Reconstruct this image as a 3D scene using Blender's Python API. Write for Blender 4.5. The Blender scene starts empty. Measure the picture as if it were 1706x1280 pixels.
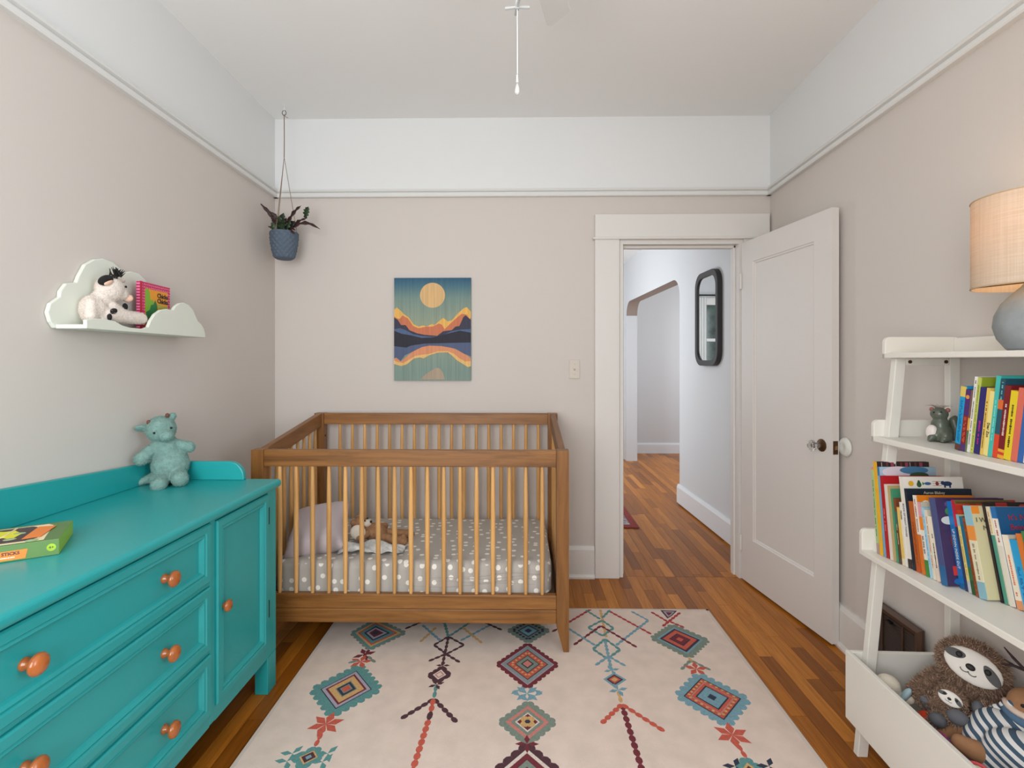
import bpy, bmesh, math, random
from mathutils import Vector, Matrix, Euler
random.seed(7)
PI = math.pi
S = bpy.context.scene
COL = S.collection

# ------------------------------------------------------------------ camera
YAW = math.atan(0.0166)
CAM_H = 1.275
cam_d = bpy.data.cameras.new('camera'); cam = bpy.data.objects.new('camera', cam_d); COL.objects.link(cam)
cam_d.sensor_width = 36; cam_d.lens = 18.0; cam_d.shift_y = -38 / 1706; cam_d.clip_start = 0.02
cam.location = (0, 0, CAM_H); cam.rotation_euler = (PI / 2, 0, YAW)
S.camera = cam

# ------------------------------------------------------------------ world, daylight, exposure
W = bpy.data.worlds.new('world'); S.world = W; W.use_nodes = True
bg = W.node_tree.nodes['Background']; bg.inputs[0].default_value = (0.72, 0.84, 1.0, 1); bg.inputs[1].default_value = 1.0
S.view_settings.view_transform = 'Standard'; S.view_settings.look = 'None'
S.view_settings.gamma = 1; S.view_settings.use_curve_mapping = False
S.view_settings.exposure = 0.0

def area_light(name, loc, rot, sx, sy, power, col=(1, 1, 1), spread=180):
    l = bpy.data.lights.new(name, 'AREA'); l.shape = 'RECTANGLE'; l.size = sx; l.size_y = sy
    l.energy = power; l.color = col; l.spread = math.radians(spread)
    o = bpy.data.objects.new(name, l); COL.objects.link(o); o.location = loc; o.rotation_euler = rot
    return o
# daylight entering by the two windows behind the camera, then added hall fill
area_light('daylight_front_window', (-0.62, -0.66, 1.5), (PI / 2, 0, 0), 1.2, 1.5, 48.5, (0.98, 0.99, 1.0))
area_light('daylight_side_window', (1.30, 0.05, 1.5), (PI / 2, 0, PI / 2), 1.0, 1.4, 23, (0.76, 0.91, 1.0))
area_light('hall_fill', (-0.50, 5.3, 1.5), (PI / 2, 0, -PI / 2 + .35), 1.6, 1.3, 52, (0.87, 0.94, 1.0))  # added fill to brighten the mirror wall and hall end; no window here
area_light('side_room_fill', (3.1, 5.9, 1.5), (PI / 2, 0, PI / 2), 1.4, 1.3, 20, (0.94, 0.97, 1.0))  # added fill for the room beyond the arch, no window behind it

# ------------------------------------------------------------------ geometry of the room in plan
YB = 3.03                                  # back wall
YF = -0.72                                 # wall behind the camera
ZC = 2.718                                 # ceiling
ZR = 2.245                                 # underside of the picture rail
def xl(y): return -1.4644 - 0.0189 * (y - YB)
def xr(y): return 1.4645 + 0.0303 * (y - YB)

_c, _s = math.cos(YAW), math.sin(YAW)
def _ray(px, py):
    dx = (px - 853) / 853; dz = (602 - py) / 853
    return Vector((dx * _c - _s, dx * _s + _c, dz))
def at_y(px, py, Y):
    r = _ray(px, py); t = Y / r.y; return Vector((r.x * t, Y, CAM_H + r.z * t))
def at_x(px, py, X):
    r = _ray(px, py); t = X / r.x; return Vector((X, r.y * t, CAM_H + r.z * t))
def at_z(px, py, Z):
    r = _ray(px, py); t = (Z - CAM_H) / r.z; return Vector((r.x * t, r.y * t, Z))

# ------------------------------------------------------------------ materials
def lin(h):
    if isinstance(h, str):
        h = h.lstrip('#'); v = [int(h[i:i + 2], 16) / 255 for i in (0, 2, 4)]
    else:
        v = [c / 255 for c in h]
    return tuple((c / 12.92 if c <= .04045 else ((c + .055) / 1.055) ** 2.4) for c in v) + (1,)
_M = {}
def pr(name):
    m = bpy.data.materials.new(name); m.use_nodes = True
    nt = m.node_tree; b = nt.nodes['Principled BSDF']
    return m, nt, b
def N(nt, t, **kw):
    n = nt.nodes.new(t)
    for k, v in kw.items(): setattr(n, k, v)
    return n
def mat(name, col, rough=.5, var=0.0, scale=8, bump=0, bscale=60, metal=0, spec=.5, coat=0, sheen=0, stretch=(1, 1, 1), col2=None, trans=0, alpha=1, emit=0):
    if name in _M: return _M[name]
    m, nt, b = pr(name); c = lin(col)
    b.inputs['Base Color'].default_value = c; b.inputs['Roughness'].default_value = rough
    b.inputs['Metallic'].default_value = metal; b.inputs['Specular IOR Level'].default_value = spec
    b.inputs['Coat Weight'].default_value = coat; b.inputs['Sheen Weight'].default_value = sheen
    b.inputs['Transmission Weight'].default_value = trans
    if emit:
        b.inputs['Emission Color'].default_value = c; b.inputs['Emission Strength'].default_value = emit
    if var or bump:
        tc = N(nt, 'ShaderNodeTexCoord'); mp = N(nt, 'ShaderNodeMapping'); mp.inputs['Scale'].default_value = stretch
        nt.links.new(tc.outputs['Object'], mp.inputs['Vector'])
    if var:
        no = N(nt, 'ShaderNodeTexNoise'); no.inputs['Scale'].default_value = scale; no.inputs['Detail'].default_value = 6
        nt.links.new(mp.outputs[0], no.inputs['Vector'])
        rp = N(nt, 'ShaderNodeValToRGB')
        c2 = lin(col2) if col2 else tuple(x * (1 - var) for x in c[:3]) + (1,)
        rp.color_ramp.elements[0].color = c2; rp.color_ramp.elements[0].position = .33
        rp.color_ramp.elements[1].color = c; rp.color_ramp.elements[1].position = .66
        nt.links.new(no.outputs['Fac'], rp.inputs[0]); nt.links.new(rp.outputs[0], b.inputs['Base Color'])
    if bump:
        nb = N(nt, 'ShaderNodeTexNoise'); nb.inputs['Scale'].default_value = bscale; nb.inputs['Detail'].default_value = 4
        nt.links.new(mp.outputs[0], nb.inputs['Vector'])
        bp = N(nt, 'ShaderNodeBump'); bp.inputs['Strength'].default_value = bump; bp.inputs['Distance'].default_value = .004
        nt.links.new(nb.outputs['Fac'], bp.inputs['Height']); nt.links.new(bp.outputs[0], b.inputs['Normal'])
    _M[name] = m
    return m
def wood(name, dark, light, axis, rough=.4, scale=1.0, spec=.5, coat=0):
    """straight grained wood, the grain along axis 0/1/2 in object space"""
    m, nt, b = pr(name)
    tc = N(nt, 'ShaderNodeTexCoord'); oi = N(nt, 'ShaderNodeObjectInfo'); ad = N(nt, 'ShaderNodeVectorMath', operation='ADD')
    mu = N(nt, 'ShaderNodeMath', operation='MULTIPLY'); mu.inputs[1].default_value = 37
    nt.links.new(oi.outputs['Random'], mu.inputs[0]); nt.links.new(tc.outputs['Object'], ad.inputs[0]); nt.links.new(mu.outputs[0], ad.inputs[1])
    mp = N(nt, 'ShaderNodeMapping'); sc = [22 * scale] * 3; sc[axis] = 1.6 * scale; mp.inputs['Scale'].default_value = sc
    nt.links.new(ad.outputs[0], mp.inputs['Vector'])
    no = N(nt, 'ShaderNodeTexNoise'); no.inputs['Scale'].default_value = 1.6; no.inputs['Detail'].default_value = 8; no.inputs['Roughness'].default_value = .65
    no.inputs['Distortion'].default_value = .6
    nt.links.new(mp.outputs[0], no.inputs['Vector'])
    rp = N(nt, 'ShaderNodeValToRGB'); e = rp.color_ramp.elements
    e[0].color = lin(dark); e[0].position = .3; e[1].color = lin(light); e[1].position = .68
    nt.links.new(no.outputs['Fac'], rp.inputs[0])
    hs = N(nt, 'ShaderNodeHueSaturation'); mr = N(nt, 'ShaderNodeMapRange'); mr.inputs[3].default_value = .86; mr.inputs[4].default_value = 1.12
    nt.links.new(oi.outputs['Random'], mr.inputs[0]); nt.links.new(mr.outputs[0], hs.inputs['Value'])
    nt.links.new(rp.outputs[0], hs.inputs['Color']); nt.links.new(hs.outputs[0], b.inputs['Base Color'])
    b.inputs['Roughness'].default_value = rough; b.inputs['Specular IOR Level'].default_value = spec; b.inputs['Coat Weight'].default_value = coat
    bp = N(nt, 'ShaderNodeBump'); bp.inputs['Strength'].default_value = .08; bp.inputs['Distance'].default_value = .002
    nt.links.new(no.outputs['Fac'], bp.inputs['Height']); nt.links.new(bp.outputs[0], b.inputs['Normal'])
    return m
def floor_wood(name, island=False):
    m, nt, b = pr(name)
    ge = N(nt, 'ShaderNodeNewGeometry'); oi = N(nt, 'ShaderNodeObjectInfo')
    rnd = ge.outputs['Random Per Island'] if island else oi.outputs['Random']
    mu = N(nt, 'ShaderNodeMath', operation='MULTIPLY'); mu.inputs[1].default_value = 91
    nt.links.new(rnd, mu.inputs[0])
    ad = N(nt, 'ShaderNodeVectorMath', operation='ADD'); nt.links.new(ge.outputs['Position'], ad.inputs[0]); nt.links.new(mu.outputs[0], ad.inputs[1])
    mp = N(nt, 'ShaderNodeMapping'); mp.inputs['Scale'].default_value = (38, 2.2, 38); nt.links.new(ad.outputs[0], mp.inputs['Vector'])
    no = N(nt, 'ShaderNodeTexNoise'); no.inputs['Scale'].default_value = 1.5; no.inputs['Detail'].default_value = 8; no.inputs['Roughness'].default_value = .7
    no.inputs['Distortion'].default_value = 1.0
    nt.links.new(mp.outputs[0], no.inputs['Vector'])
    r1 = N(nt, 'ShaderNodeValToRGB'); e = r1.color_ramp.elements
    e[0].position = 0; e[0].color = lin((136, 78, 20)); e[1].position = 1; e[1].color = lin((210, 138, 56))
    x = e.new(.30); x.color = lin((162, 98, 28)); x = e.new(.75); x.color = lin((186, 116, 38))
    nt.links.new(rnd, r1.inputs[0])
    r2 = N(nt, 'ShaderNodeValToRGB'); e = r2.color_ramp.elements
    e[0].position = .28; e[0].color = (.52, .46, .42, 1); e[1].position = .62; e[1].color = (1.08, 1.04, 1.0, 1)
    nt.links.new(no.outputs['Fac'], r2.inputs[0])
    mx = N(nt, 'ShaderNodeMix', data_type='RGBA', blend_type='MULTIPLY'); mx.inputs[0].default_value = .8
    nt.links.new(r1.outputs[0], mx.inputs[6]); nt.links.new(r2.outputs[0], mx.inputs[7]); nt.links.new(mx.outputs[2], b.inputs['Base Color'])
    b.inputs['Roughness'].default_value = .30; b.inputs['Specular IOR Level'].default_value = .2
    bp = N(nt, 'ShaderNodeBump'); bp.inputs['Strength'].default_value = .12; bp.inputs['Distance'].default_value = .002
    nt.links.new(no.outputs['Fac'], bp.inputs['Height']); nt.links.new(bp.outputs[0], b.inputs['Normal'])
    return m

M_TAUPE = mat('paint_taupe', (212, 203, 196), .75, bump=.05, bscale=220)
M_WHITE = mat('paint_frieze', (230, 230, 229), .75, bump=.05, bscale=220)
M_CEIL = mat('paint_ceiling', (243, 242, 240), .85, bump=.05, bscale=200)
M_HALL = mat('paint_hall', (212, 213, 214), .75, bump=.05, bscale=160)
M_SOFFIT = mat('soffit_brown', (150, 134, 124), .8)  # arch soffit, browner than the hall wall
M_TRIM = mat('trim_white', (226, 222, 217), .42)
M_DOOR = mat('door_white', (222, 216, 211), .45)
M_SHELFW = mat('shelf_white', (232, 228, 219), .45)
M_CLOUD = mat('cloud_white', (226, 229, 217), .45)
M_TEAL = mat('dresser_teal', (34, 157, 158), .33, spec=.5)
M_DARKGAP = mat('dark_gap', (25, 20, 18), .9)
M_BLACK = mat('black_metal', (25, 25, 27), .45, metal=.4)
M_BRONZE = mat('aged_bronze', (92, 66, 44), .4, metal=.8)
M_CRIB = wood('crib_chestnut', (108, 68, 30), (160, 108, 54), 0, .42)
M_CRIBV = wood('crib_chestnut_upright', (108, 68, 30), (156, 104, 52), 2, .42)
M_CRIBY = wood('crib_chestnut_side', (106, 68, 34), (148, 100, 56), 1, .42)
M_SPIN = wood('crib_natural', (196, 142, 82), (226, 176, 112), 2, .45)
M_KNOB = wood('knob_maple', (150, 78, 32), (184, 102, 44), 2, .25, coat=.4)
M_PAGES = mat('book_pages', (236, 228, 208), .8)
M_FLOOR = floor_wood('floor_oak')
M_FLOORI = floor_wood('floor_oak_far', True)

# ------------------------------------------------------------------ mesh helpers
class MB:
    def __init__(self): self.v = []; self.f = []; self.m = []; self.cur = 0; self.T = None
    def _add(self, vs, fs, mi=None):
        o = len(self.v)
        for p in vs:
            p = Vector(p); self.v.append(self.T @ p if self.T else p)
        for f in fs: self.f.append(tuple(i + o for i in f)); self.m.append(self.cur if mi is None else mi)
        return self
    def box(self, a, b, mi=None):
        x0, y0, z0 = a; x1, y1, z1 = b
        return self._add([(x0, y0, z0), (x1, y0, z0), (x1, y1, z0), (x0, y1, z0), (x0, y0, z1), (x1, y0, z1), (x1, y1, z1), (x0, y1, z1)],
                         [(0, 3, 2, 1), (4, 5, 6, 7), (0, 1, 5, 4), (1, 2, 6, 5), (2, 3, 7, 6), (3, 0, 4, 7)], mi)
    def hexa(self, lo, hi, mi=None):
        return self._add(list(lo) + list(hi), [(0, 3, 2, 1), (4, 5, 6, 7), (0, 1, 5, 4), (1, 2, 6, 5), (2, 3, 7, 6), (3, 0, 4, 7)], mi)
    def prism(self, poly, ext, axis='y', base=0.0, mi=None, side_mi=None):
        """poly: list of 2d points; extruded from base to base+ext along axis"""
        def P(p, h):
            return {'y': (p[0], h, p[1]), 'x': (h, p[0], p[1]), 'z': (p[0], p[1], h)}[axis]
        n = len(poly)
        vs = [P(p, base) for p in poly] + [P(p, base + ext) for p in poly]
        fs = [tuple(range(n)), tuple(range(2 * n - 1, n - 1, -1))]
        self._add(vs, fs, mi)
        o = len(self.v) - 2 * n
        for i in range(n):
            j = (i + 1) % n
            self.f.append((o + i, o + n + i, o + n + j, o + j)); self.m.append((self.cur if mi is None else mi) if side_mi is None else side_mi(i))
        return self
    def poly(self, pts, mi=None): return self._add(pts, [tuple(range(len(pts)))], mi)
    def tube(self, path, rad, n=8, mi=None, cap=True):
        path = [Vector(p) for p in path]; k = len(path)
        if not hasattr(rad, '__len__'): rad = [rad] * k
        vs = []; fs = []; ref = None
        for i, p in enumerate(path):
            d = (path[min(i + 1, k - 1)] - path[max(i - 1, 0)]).normalized()
            if ref is None:
                ref = d.orthogonal().normalized()
            else:
                ref = (ref - d * ref.dot(d))
                ref = ref.normalized() if ref.length > 1e-6 else d.orthogonal().normalized()
            w = d.cross(ref)
            for a in range(n):
                t = 2 * PI * a / n; vs.append(p + (ref * math.cos(t) + w * math.sin(t)) * rad[i])
        for i in range(k - 1):
            for a in range(n):
                b = (a + 1) % n; fs.append((i * n + a, i * n + b, (i + 1) * n + b, (i + 1) * n + a))
        if cap: fs += [tuple(range(n - 1, -1, -1)), tuple(range((k - 1) * n, k * n))]
        return self._add(vs, fs, mi)
    def lathe(self, prof, n=24, mi=None, c=(0, 0, 0), axis='z'):
        vs = []; fs = []; k = len(prof)
        for r, h in prof:
            for a in range(n):
                t = 2 * PI * a / n
                if axis == 'z': vs.append((c[0] + r * math.cos(t), c[1] + r * math.sin(t), c[2] + h))
                elif axis == 'x': vs.append((c[0] + h, c[1] + r * math.cos(t), c[2] + r * math.sin(t)))
                else: vs.append((c[0] + r * math.sin(t), c[1] + h, c[2] + r * math.cos(t)))
        for i in range(k - 1):
            for a in range(n):
                b = (a + 1) % n; fs.append((i * n + a, i * n + b, (i + 1) * n + b, (i + 1) * n + a))
        fs += [tuple(range(n - 1, -1, -1)), tuple(range((k - 1) * n, k * n))]
        return self._add(vs, fs, mi)
    def ell(self, c, r, rot=None, nu=16, nv=10, mi=None):
        c = Vector(c); R = Euler(rot).to_matrix() if rot else Matrix.Identity(3)
        vs = [c + R @ Vector((0, 0, -r[2]))]; fs = []
        for i in range(1, nv):
            ph = -PI / 2 + PI * i / nv
            for a in range(nu):
                t = 2 * PI * a / nu
                vs.append(c + R @ Vector((r[0] * math.cos(ph) * math.cos(t), r[1] * math.cos(ph) * math.sin(t), r[2] * math.sin(ph))))
        vs.append(c + R @ Vector((0, 0, r[2])))
        for a in range(nu):
            b = (a + 1) % nu
            fs.append((0, 1 + b, 1 + a)); L = 1 + (nv - 2) * nu; fs.append((L + a, L + b, len(vs) - 1))
        for i in range(nv - 2):
            for a in range(nu):
                b = (a + 1) % nu; o = 1 + i * nu
                fs.append((o + a, o + b, o + nu + b, o + nu + a))
        return self._add(vs, fs, mi)
    def mesh(self, name, mats, smooth=False):
        me = bpy.data.meshes.new(name); me.from_pydata([tuple(p) for p in self.v], [], self.f)
        if not isinstance(mats, (list, tuple)): mats = [mats]
        for m in mats: me.materials.append(m)
        me.polygons.foreach_set('material_index', self.m)
        bm = bmesh.new(); bm.from_mesh(me); bmesh.ops.recalc_face_normals(bm, faces=bm.faces[:]); bm.to_mesh(me); bm.free()
        if smooth is True: me.polygons.foreach_set('use_smooth', [True] * len(me.polygons))
        elif smooth: me.polygons.foreach_set('use_smooth', [True] * len(me.polygons)); me.set_sharp_from_angle(angle=math.radians(smooth))
        me.update(); return me
    def build(self, name, mats, parent=None, smooth=False, bevel=0, seg=2):
        o = bpy.data.objects.new(name, self.mesh(name, mats, smooth)); COL.objects.link(o)
        if parent: o.parent = parent
        if bevel:
            b = o.modifiers.new('bevel', 'BEVEL'); b.width = bevel; b.segments = seg; b.limit_method = 'ANGLE'; b.angle_limit = math.radians(40)
            b.harden_normals = False
        return o
def tag(o, label=None, cat=None, group=None, kind=None):
    if label: o['label'] = label
    if cat: o['category'] = cat
    if group: o['group'] = group
    if kind: o['kind'] = kind
    return o
def thing(name, label, cat, loc=(0, 0, 0), rz=0, group=None, rot=None):
    o = bpy.data.objects.new(name, None); COL.objects.link(o); o.empty_display_size = .05
    o.location = loc; o.rotation_euler = rot if rot else (0, 0, rz)
    return tag(o, label, cat, group)
def struct(o, label=None): o['kind'] = 'structure'; (label and tag(o, label)); return o
def dup(o, parent=None):
    c = o.copy(); COL.objects.link(c)
    if parent: c.parent = parent
    return c
def text(s, size, m, parent, origin, xdir, up, name='lettering', align='CENTER', ext=.0004, squash=1.0, bold=0.0):
    cu = bpy.data.curves.new('txt', 'FONT'); cu.body = s; cu.size = size; cu.align_x = align; cu.align_y = 'CENTER'; cu.extrude = ext; cu.resolution_u = 2; cu.offset = bold
    t = bpy.data.objects.new('txt', cu); me = bpy.data.meshes.new_from_object(t); bpy.data.objects.remove(t)
    x = Vector(xdir).normalized(); y = Vector(up).normalized(); z = x.cross(y)
    Mx = Matrix(((x.x * squash, y.x, z.x, origin[0]), (x.y * squash, y.y, z.y, origin[1]), (x.z * squash, y.z, z.z, origin[2]), (0, 0, 0, 1)))
    me.transform(Mx); me.materials.clear(); me.materials.append(m)
    o = bpy.data.objects.new(name, me); COL.objects.link(o); o.parent = parent
    return o
def extrude_profile(mb, A, B, prof, inward, mi=None):
    """prof: (distance off the wall, z); run from plan point A to B, inward = plan normal"""
    n = Vector((inward[0], inward[1], 0)).normalized(); k = len(prof); vs = []
    for P in (A, B):
        for d, z in prof: vs.append(Vector((P[0], P[1], z)) + n * d)
    fs = [tuple(range(k)), tuple(range(2 * k - 1, k - 1, -1))] + [(i, (i + 1) % k, k + (i + 1) % k, k + i) for i in range(k)]
    mb._add(vs, fs, mi); return mb
def blob(name, balls, m, parent, voxel=.006, smooth_it=6, extra=None):
    """one continuous soft body grown from overlapping ellipsoids (c, r[, rot]) and limbs (p0, p1, r0, r1)"""
    mb = MB()
    for b in balls:
        if len(b) == 4:
            p0, p1, r0, r1 = Vector(b[0]), Vector(b[1]), b[2], b[3]; L = (p1 - p0).length
            n = max(3, int(L / (min(r0, r1) * .5)) + 1)
            for i in range(n + 1):
                t = i / n; r = r0 + (r1 - r0) * t; mb.ell(p0.lerp(p1, t), (r, r, r), nu=12, nv=8)
        else:
            r = b[1] if hasattr(b[1], '__len__') else (b[1],) * 3
            mb.ell(b[0], r, b[2] if len(b) > 2 else None, nu=18, nv=12)
    o = bpy.data.objects.new('tmp', mb.mesh('tmp', m)); COL.objects.link(o)
    r = o.modifiers.new('r', 'REMESH'); r.mode = 'VOXEL'; r.voxel_size = voxel
    s = o.modifiers.new('s', 'SMOOTH'); s.iterations = smooth_it; s.factor = .5
    dg = bpy.context.evaluated_depsgraph_get(); dg.update()
    me = bpy.data.meshes.new_from_object(o.evaluated_get(dg)); bpy.data.objects.remove(o)
    me.materials.clear()
    for q in (m if isinstance(m, (list, tuple)) else [m]): me.materials.append(q)
    me.polygons.foreach_set('use_smooth', [True] * len(me.polygons))
    o = bpy.data.objects.new(name, me); COL.objects.link(o)
    if parent: o.parent = parent
    return o
def fur(src, n, length, m, parent, width=.0012, lean=.5, keep=None, name='fur'):
    me = src.data; rnd = random.Random(5); fs = me.polygons; acc = []; tot = 0
    for f in fs: tot += f.area; acc.append(tot)
    import bisect
    vs = []; tr = []
    for _ in range(n):
        f = fs[min(bisect.bisect(acc, rnd.random() * tot), len(fs) - 1)]
        vv = [me.vertices[i].co for i in f.vertices]; w = [rnd.random() for _ in vv]; s = sum(w)
        p = sum((v * (x / s) for v, x in zip(vv, w)), Vector())
        if keep and not keep(p): continue
        nn = f.normal; t = Vector((rnd.gauss(0, 1), rnd.gauss(0, 1), rnd.gauss(0, 1) - .6)); d = (nn + t * lean).normalized()
        if d.dot(nn) < .15: d = nn
        side = d.cross(Vector((rnd.random() - .5, rnd.random() - .5, rnd.random() - .5))).normalized() * width
        L = length * (.6 + .8 * rnd.random()); k = len(vs)
        q = p - nn * .001
        vs += [q - side, q + side, q + d * L]; tr.append((k, k + 1, k + 2))
    nm = bpy.data.meshes.new(name); nm.from_pydata(vs, [], tr); nm.materials.append(m)
    o = bpy.data.objects.new(name, nm); COL.objects.link(o); o.parent = parent; o['kind'] = 'stuff'
    return o
def fur_mat(name, a, b):
    m, nt, bs = pr(name); ge = N(nt, 'ShaderNodeNewGeometry'); rp = N(nt, 'ShaderNodeValToRGB')
    rp.color_ramp.elements[0].color = lin(a); rp.color_ramp.elements[1].color = lin(b)
    nt.links.new(ge.outputs['Random Per Island'], rp.inputs[0]); nt.links.new(rp.outputs[0], bs.inputs['Base Color'])
    bs.inputs['Roughness'].default_value = .9; bs.inputs['Specular IOR Level'].default_value = .1
    return m

# ================================================================== THE ROOM
# ---- floor: slab and planks
def in_rug(x, y): return -.90 < x < .95 and .2 < y < 2.61
slab = MB().box((-1.6, YF - .1, -.08), (1.6, YB + .012, -.014)).build('floor', M_DARKGAP)
struct(slab, 'warm brown oak strip floor of the nursery')
unit = MB().box((-.5, -.5, -1), (.5, .5, 0)).mesh('plank', M_FLOOR)
PW = .0572
def lay(x0, x1, y0, y1, parent, solid, rnd, slices=None):
    rest = MB(); k = int(round((x1 - x0) / PW))
    for i in range(k):
        xc = x0 + (i + .5) * PW; y = y0 - rnd.random() * .5
        while y < y1:
            L = rnd.choice((.35, .5, .62, .75, .9, 1.1)) * (.85 + .3 * rnd.random()); a, b = max(y, y0), min(y + L, y1); y += L
            if b - a < .02: continue
            dz = rnd.random() * .0005
            if solid(xc, a, b):
                o = bpy.data.objects.new('plank', unit); COL.objects.link(o); o.parent = parent
                o.location = (xc, (a + b) / 2, -dz); o.scale = (PW - .0011, b - a - .0012, .014)
            else:
                rest.box((xc - PW / 2 + .0006, a + .0006, -.014), (xc + PW / 2 - .0006, b - .0006, -dz))
    if rest.v:
        o = rest.build('plank_field', M_FLOORI, parent); o['kind'] = 'stuff'
def vis_room(x, a, b):
    if b < 1.0 or x < -1.12: return False
    if x > 1.0 and b < 1.25: return False
    if in_rug(x - PW / 2, a) and in_rug(x + PW / 2, b): return False
    if x < .2 and b > 2.6 and a > 2.45: return False
    return True
lay(-1.5444, 1.5444, YF, YB + .012, slab, vis_room, random.Random(3))
slab2 = MB().box((-.75, YB + .012, -.08), (3.3, 7.3, -.014)).build('floor_hall', M_DARKGAP)
struct(slab2, 'glossy oak strip floor of the hallway beyond the door')
lay(-.6864, 3.2032, YB + .013, 7.25, slab2, lambda x, a, b: .5 < x < 1.5 and a < 5.1 and x > .19 * b - .1, random.Random(11))

# ---- walls (two tones: taupe below the picture rail, white frieze above)
def wall_two(mb, A, B, inward, t=.11, zs=((0, ZR + .02, 0), (ZR + .02, ZC + .05, 1))):
    n = Vector((inward[0], inward[1], 0)).normalized() * -t
    for z0, z1, mi in zs:
        a, b = Vector((A[0], A[1], 0)), Vector((B[0], B[1], 0))
        lo = [a + Vector((0, 0, z0)), b + Vector((0, 0, z0)), b + n + Vector((0, 0, z0)), a + n + Vector((0, 0, z0))]
        hi = [p + Vector((0, 0, z1 - z0)) for p in lo]
        mb.hexa(lo, hi, mi)
    return mb
OX0, OX1, OZ = .585, 1.302, 1.985           # rough door opening
wb = MB()
wall_two(wb, (-1.62, YB), (OX0, YB), (0, -1), zs=((0, OZ, 0),))
wall_two(wb, (OX1, YB), (1.62, YB), (0, -1), zs=((0, OZ, 0),))
wall_two(wb, (-1.62, YB), (1.62, YB), (0, -1), zs=((OZ, ZR + .02, 0), (ZR + .02, ZC + .05, 1)))
struct(wb.build('wall_back', [M_TAUPE, M_WHITE]), 'back wall, taupe below the picture rail and white above')
nl = (1, .0189); nr = (-1, .0303)
struct(wall_two(MB(), (xl(YF), YF), (xl(YB + .05), YB + .05), nl).build('wall_left', [M_TAUPE, M_WHITE]), 'left wall, taupe with a white frieze')
wr = MB()
WY0, WY1, WZ0, WZ1 = -.46, .56, .80, 2.16    # side window behind the camera
wall_two(wr, (xr(WY1), WY1), (xr(YB + .05), YB + .05), nr)
wall_two(wr, (xr(YF), YF), (xr(WY0), WY0), nr)
wall_two(wr, (xr(WY0), WY0), (xr(WY1), WY1), nr, zs=((0, WZ0, 0), (WZ1, ZR + .02, 0), (ZR + .02, ZC + .05, 1)))
struct(wr.build('wall_right', [M_TAUPE, M_WHITE]), 'right wall, taupe with a white frieze')
wf = MB(); FX0, FX1 = -1.23, -.01
wall_two(wf, (-1.6, YF), (FX0, YF), (0, 1)); wall_two(wf, (FX1, YF), (1.6, YF), (0, 1))
wall_two(wf, (FX0, YF), (FX1, YF), (0, 1), zs=((0, .74, 0), (2.26, ZC + .05, 1)))
struct(wf.build('wall_front', [M_TAUPE, M_WHITE]), 'wall behind the camera with a wide window')
struct(MB().box((-1.65, YF - .1, ZC), (1.65, YB + .1, ZC + .08)).build('ceiling', M_CEIL), 'flat pale grey ceiling of the nursery')
def window(name, lo, hi, axis, label):
    w = thing(name, label, None); del w['label']; w['kind'] = 'structure'; w['label'] = label
    f = MB(); g = MB(); t = .045
    u0, z0, u1, z1 = lo[0], lo[1], hi[0], hi[1]; d0, d1 = axis[1] - .03, axis[1] + .03
    def bx(mb, ua, ub, za, zb, da, db):
        mb.box((ua, da, za), (ub, db, zb)) if axis[0] == 'y' else mb.box((da, ua, za), (db, ub, zb))
    for ua, ub, za, zb in ((u0, u0 + t, z0, z1), (u1 - t, u1, z0, z1), (u0, u1, z0, z0 + t), (u0, u1, z1 - t, z1), (u0, u1, (z0 + z1) / 2 - .02, (z0 + z1) / 2 + .02)):
        bx(f, ua, ub, za, zb, d0, d1)
    f.build('window_frame', M_TRIM, w)
    bx(g, u0 + t, u1 - t, z0 + t, z1 - t, axis[1] - .003, axis[1] + .003)
    g.build('pane', mat('glass', (240, 248, 250), .02, trans=1), w)
window('window_1', (FX0, .74), (FX1, 2.26), ('y', YF - .06), 'wide double hung window behind the camera')
window('window_2', (WY0, WZ0), (WY1, WZ1), ('x', xr(0) + .06), 'double hung window in the right wall behind the camera')

# ---- picture rail, baseboards, shoe moulding
rail = [(0, ZR), (.022, ZR), (.026, ZR + .006), (.026, ZR + .018), (.017, ZR + .022), (.017, ZR + .026), (.030, ZR + .030), (.034, ZR + .036), (.030, ZR + .043), (.012, ZR + .047), (0, ZR + .050)]
base = [(0, -.002), (.030, -.002), (.030, .010), (.024, .020), (.018, .022), (.018, .165), (.010, .187), (0, .187)]
def run(name, A, B, prof, n, label, m=M_TRIM): return struct(extrude_profile(MB(), A, B, prof, n).build(name, m), label)
M_RAIL = mat('rail_white', (226, 225, 222), .5)
run('trim_1', (-1.47, YB), (1.47, YB), rail, (0, -1), 'white picture rail on the back wall', M_RAIL)
run('trim_2', (xl(YF), YF), (xl(YB), YB), rail, nl, 'white picture rail on the left wall', M_RAIL)
run('trim_3', (xr(YF), YF), (xr(YB), YB), rail, nr, 'white picture rail on the right wall', M_RAIL)
run('baseboard_back', (-1.46, YB), (.435, YB), base, (0, -1), 'white baseboard along the back wall')
run('baseboard_left', (xl(YF), YF), (xl(YB), YB), base, nl, 'white baseboard along the left wall')
run('baseboard_right', (xr(YF), YF), (xr(YB), YB), base, nr, 'white baseboard along the right wall')

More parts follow.
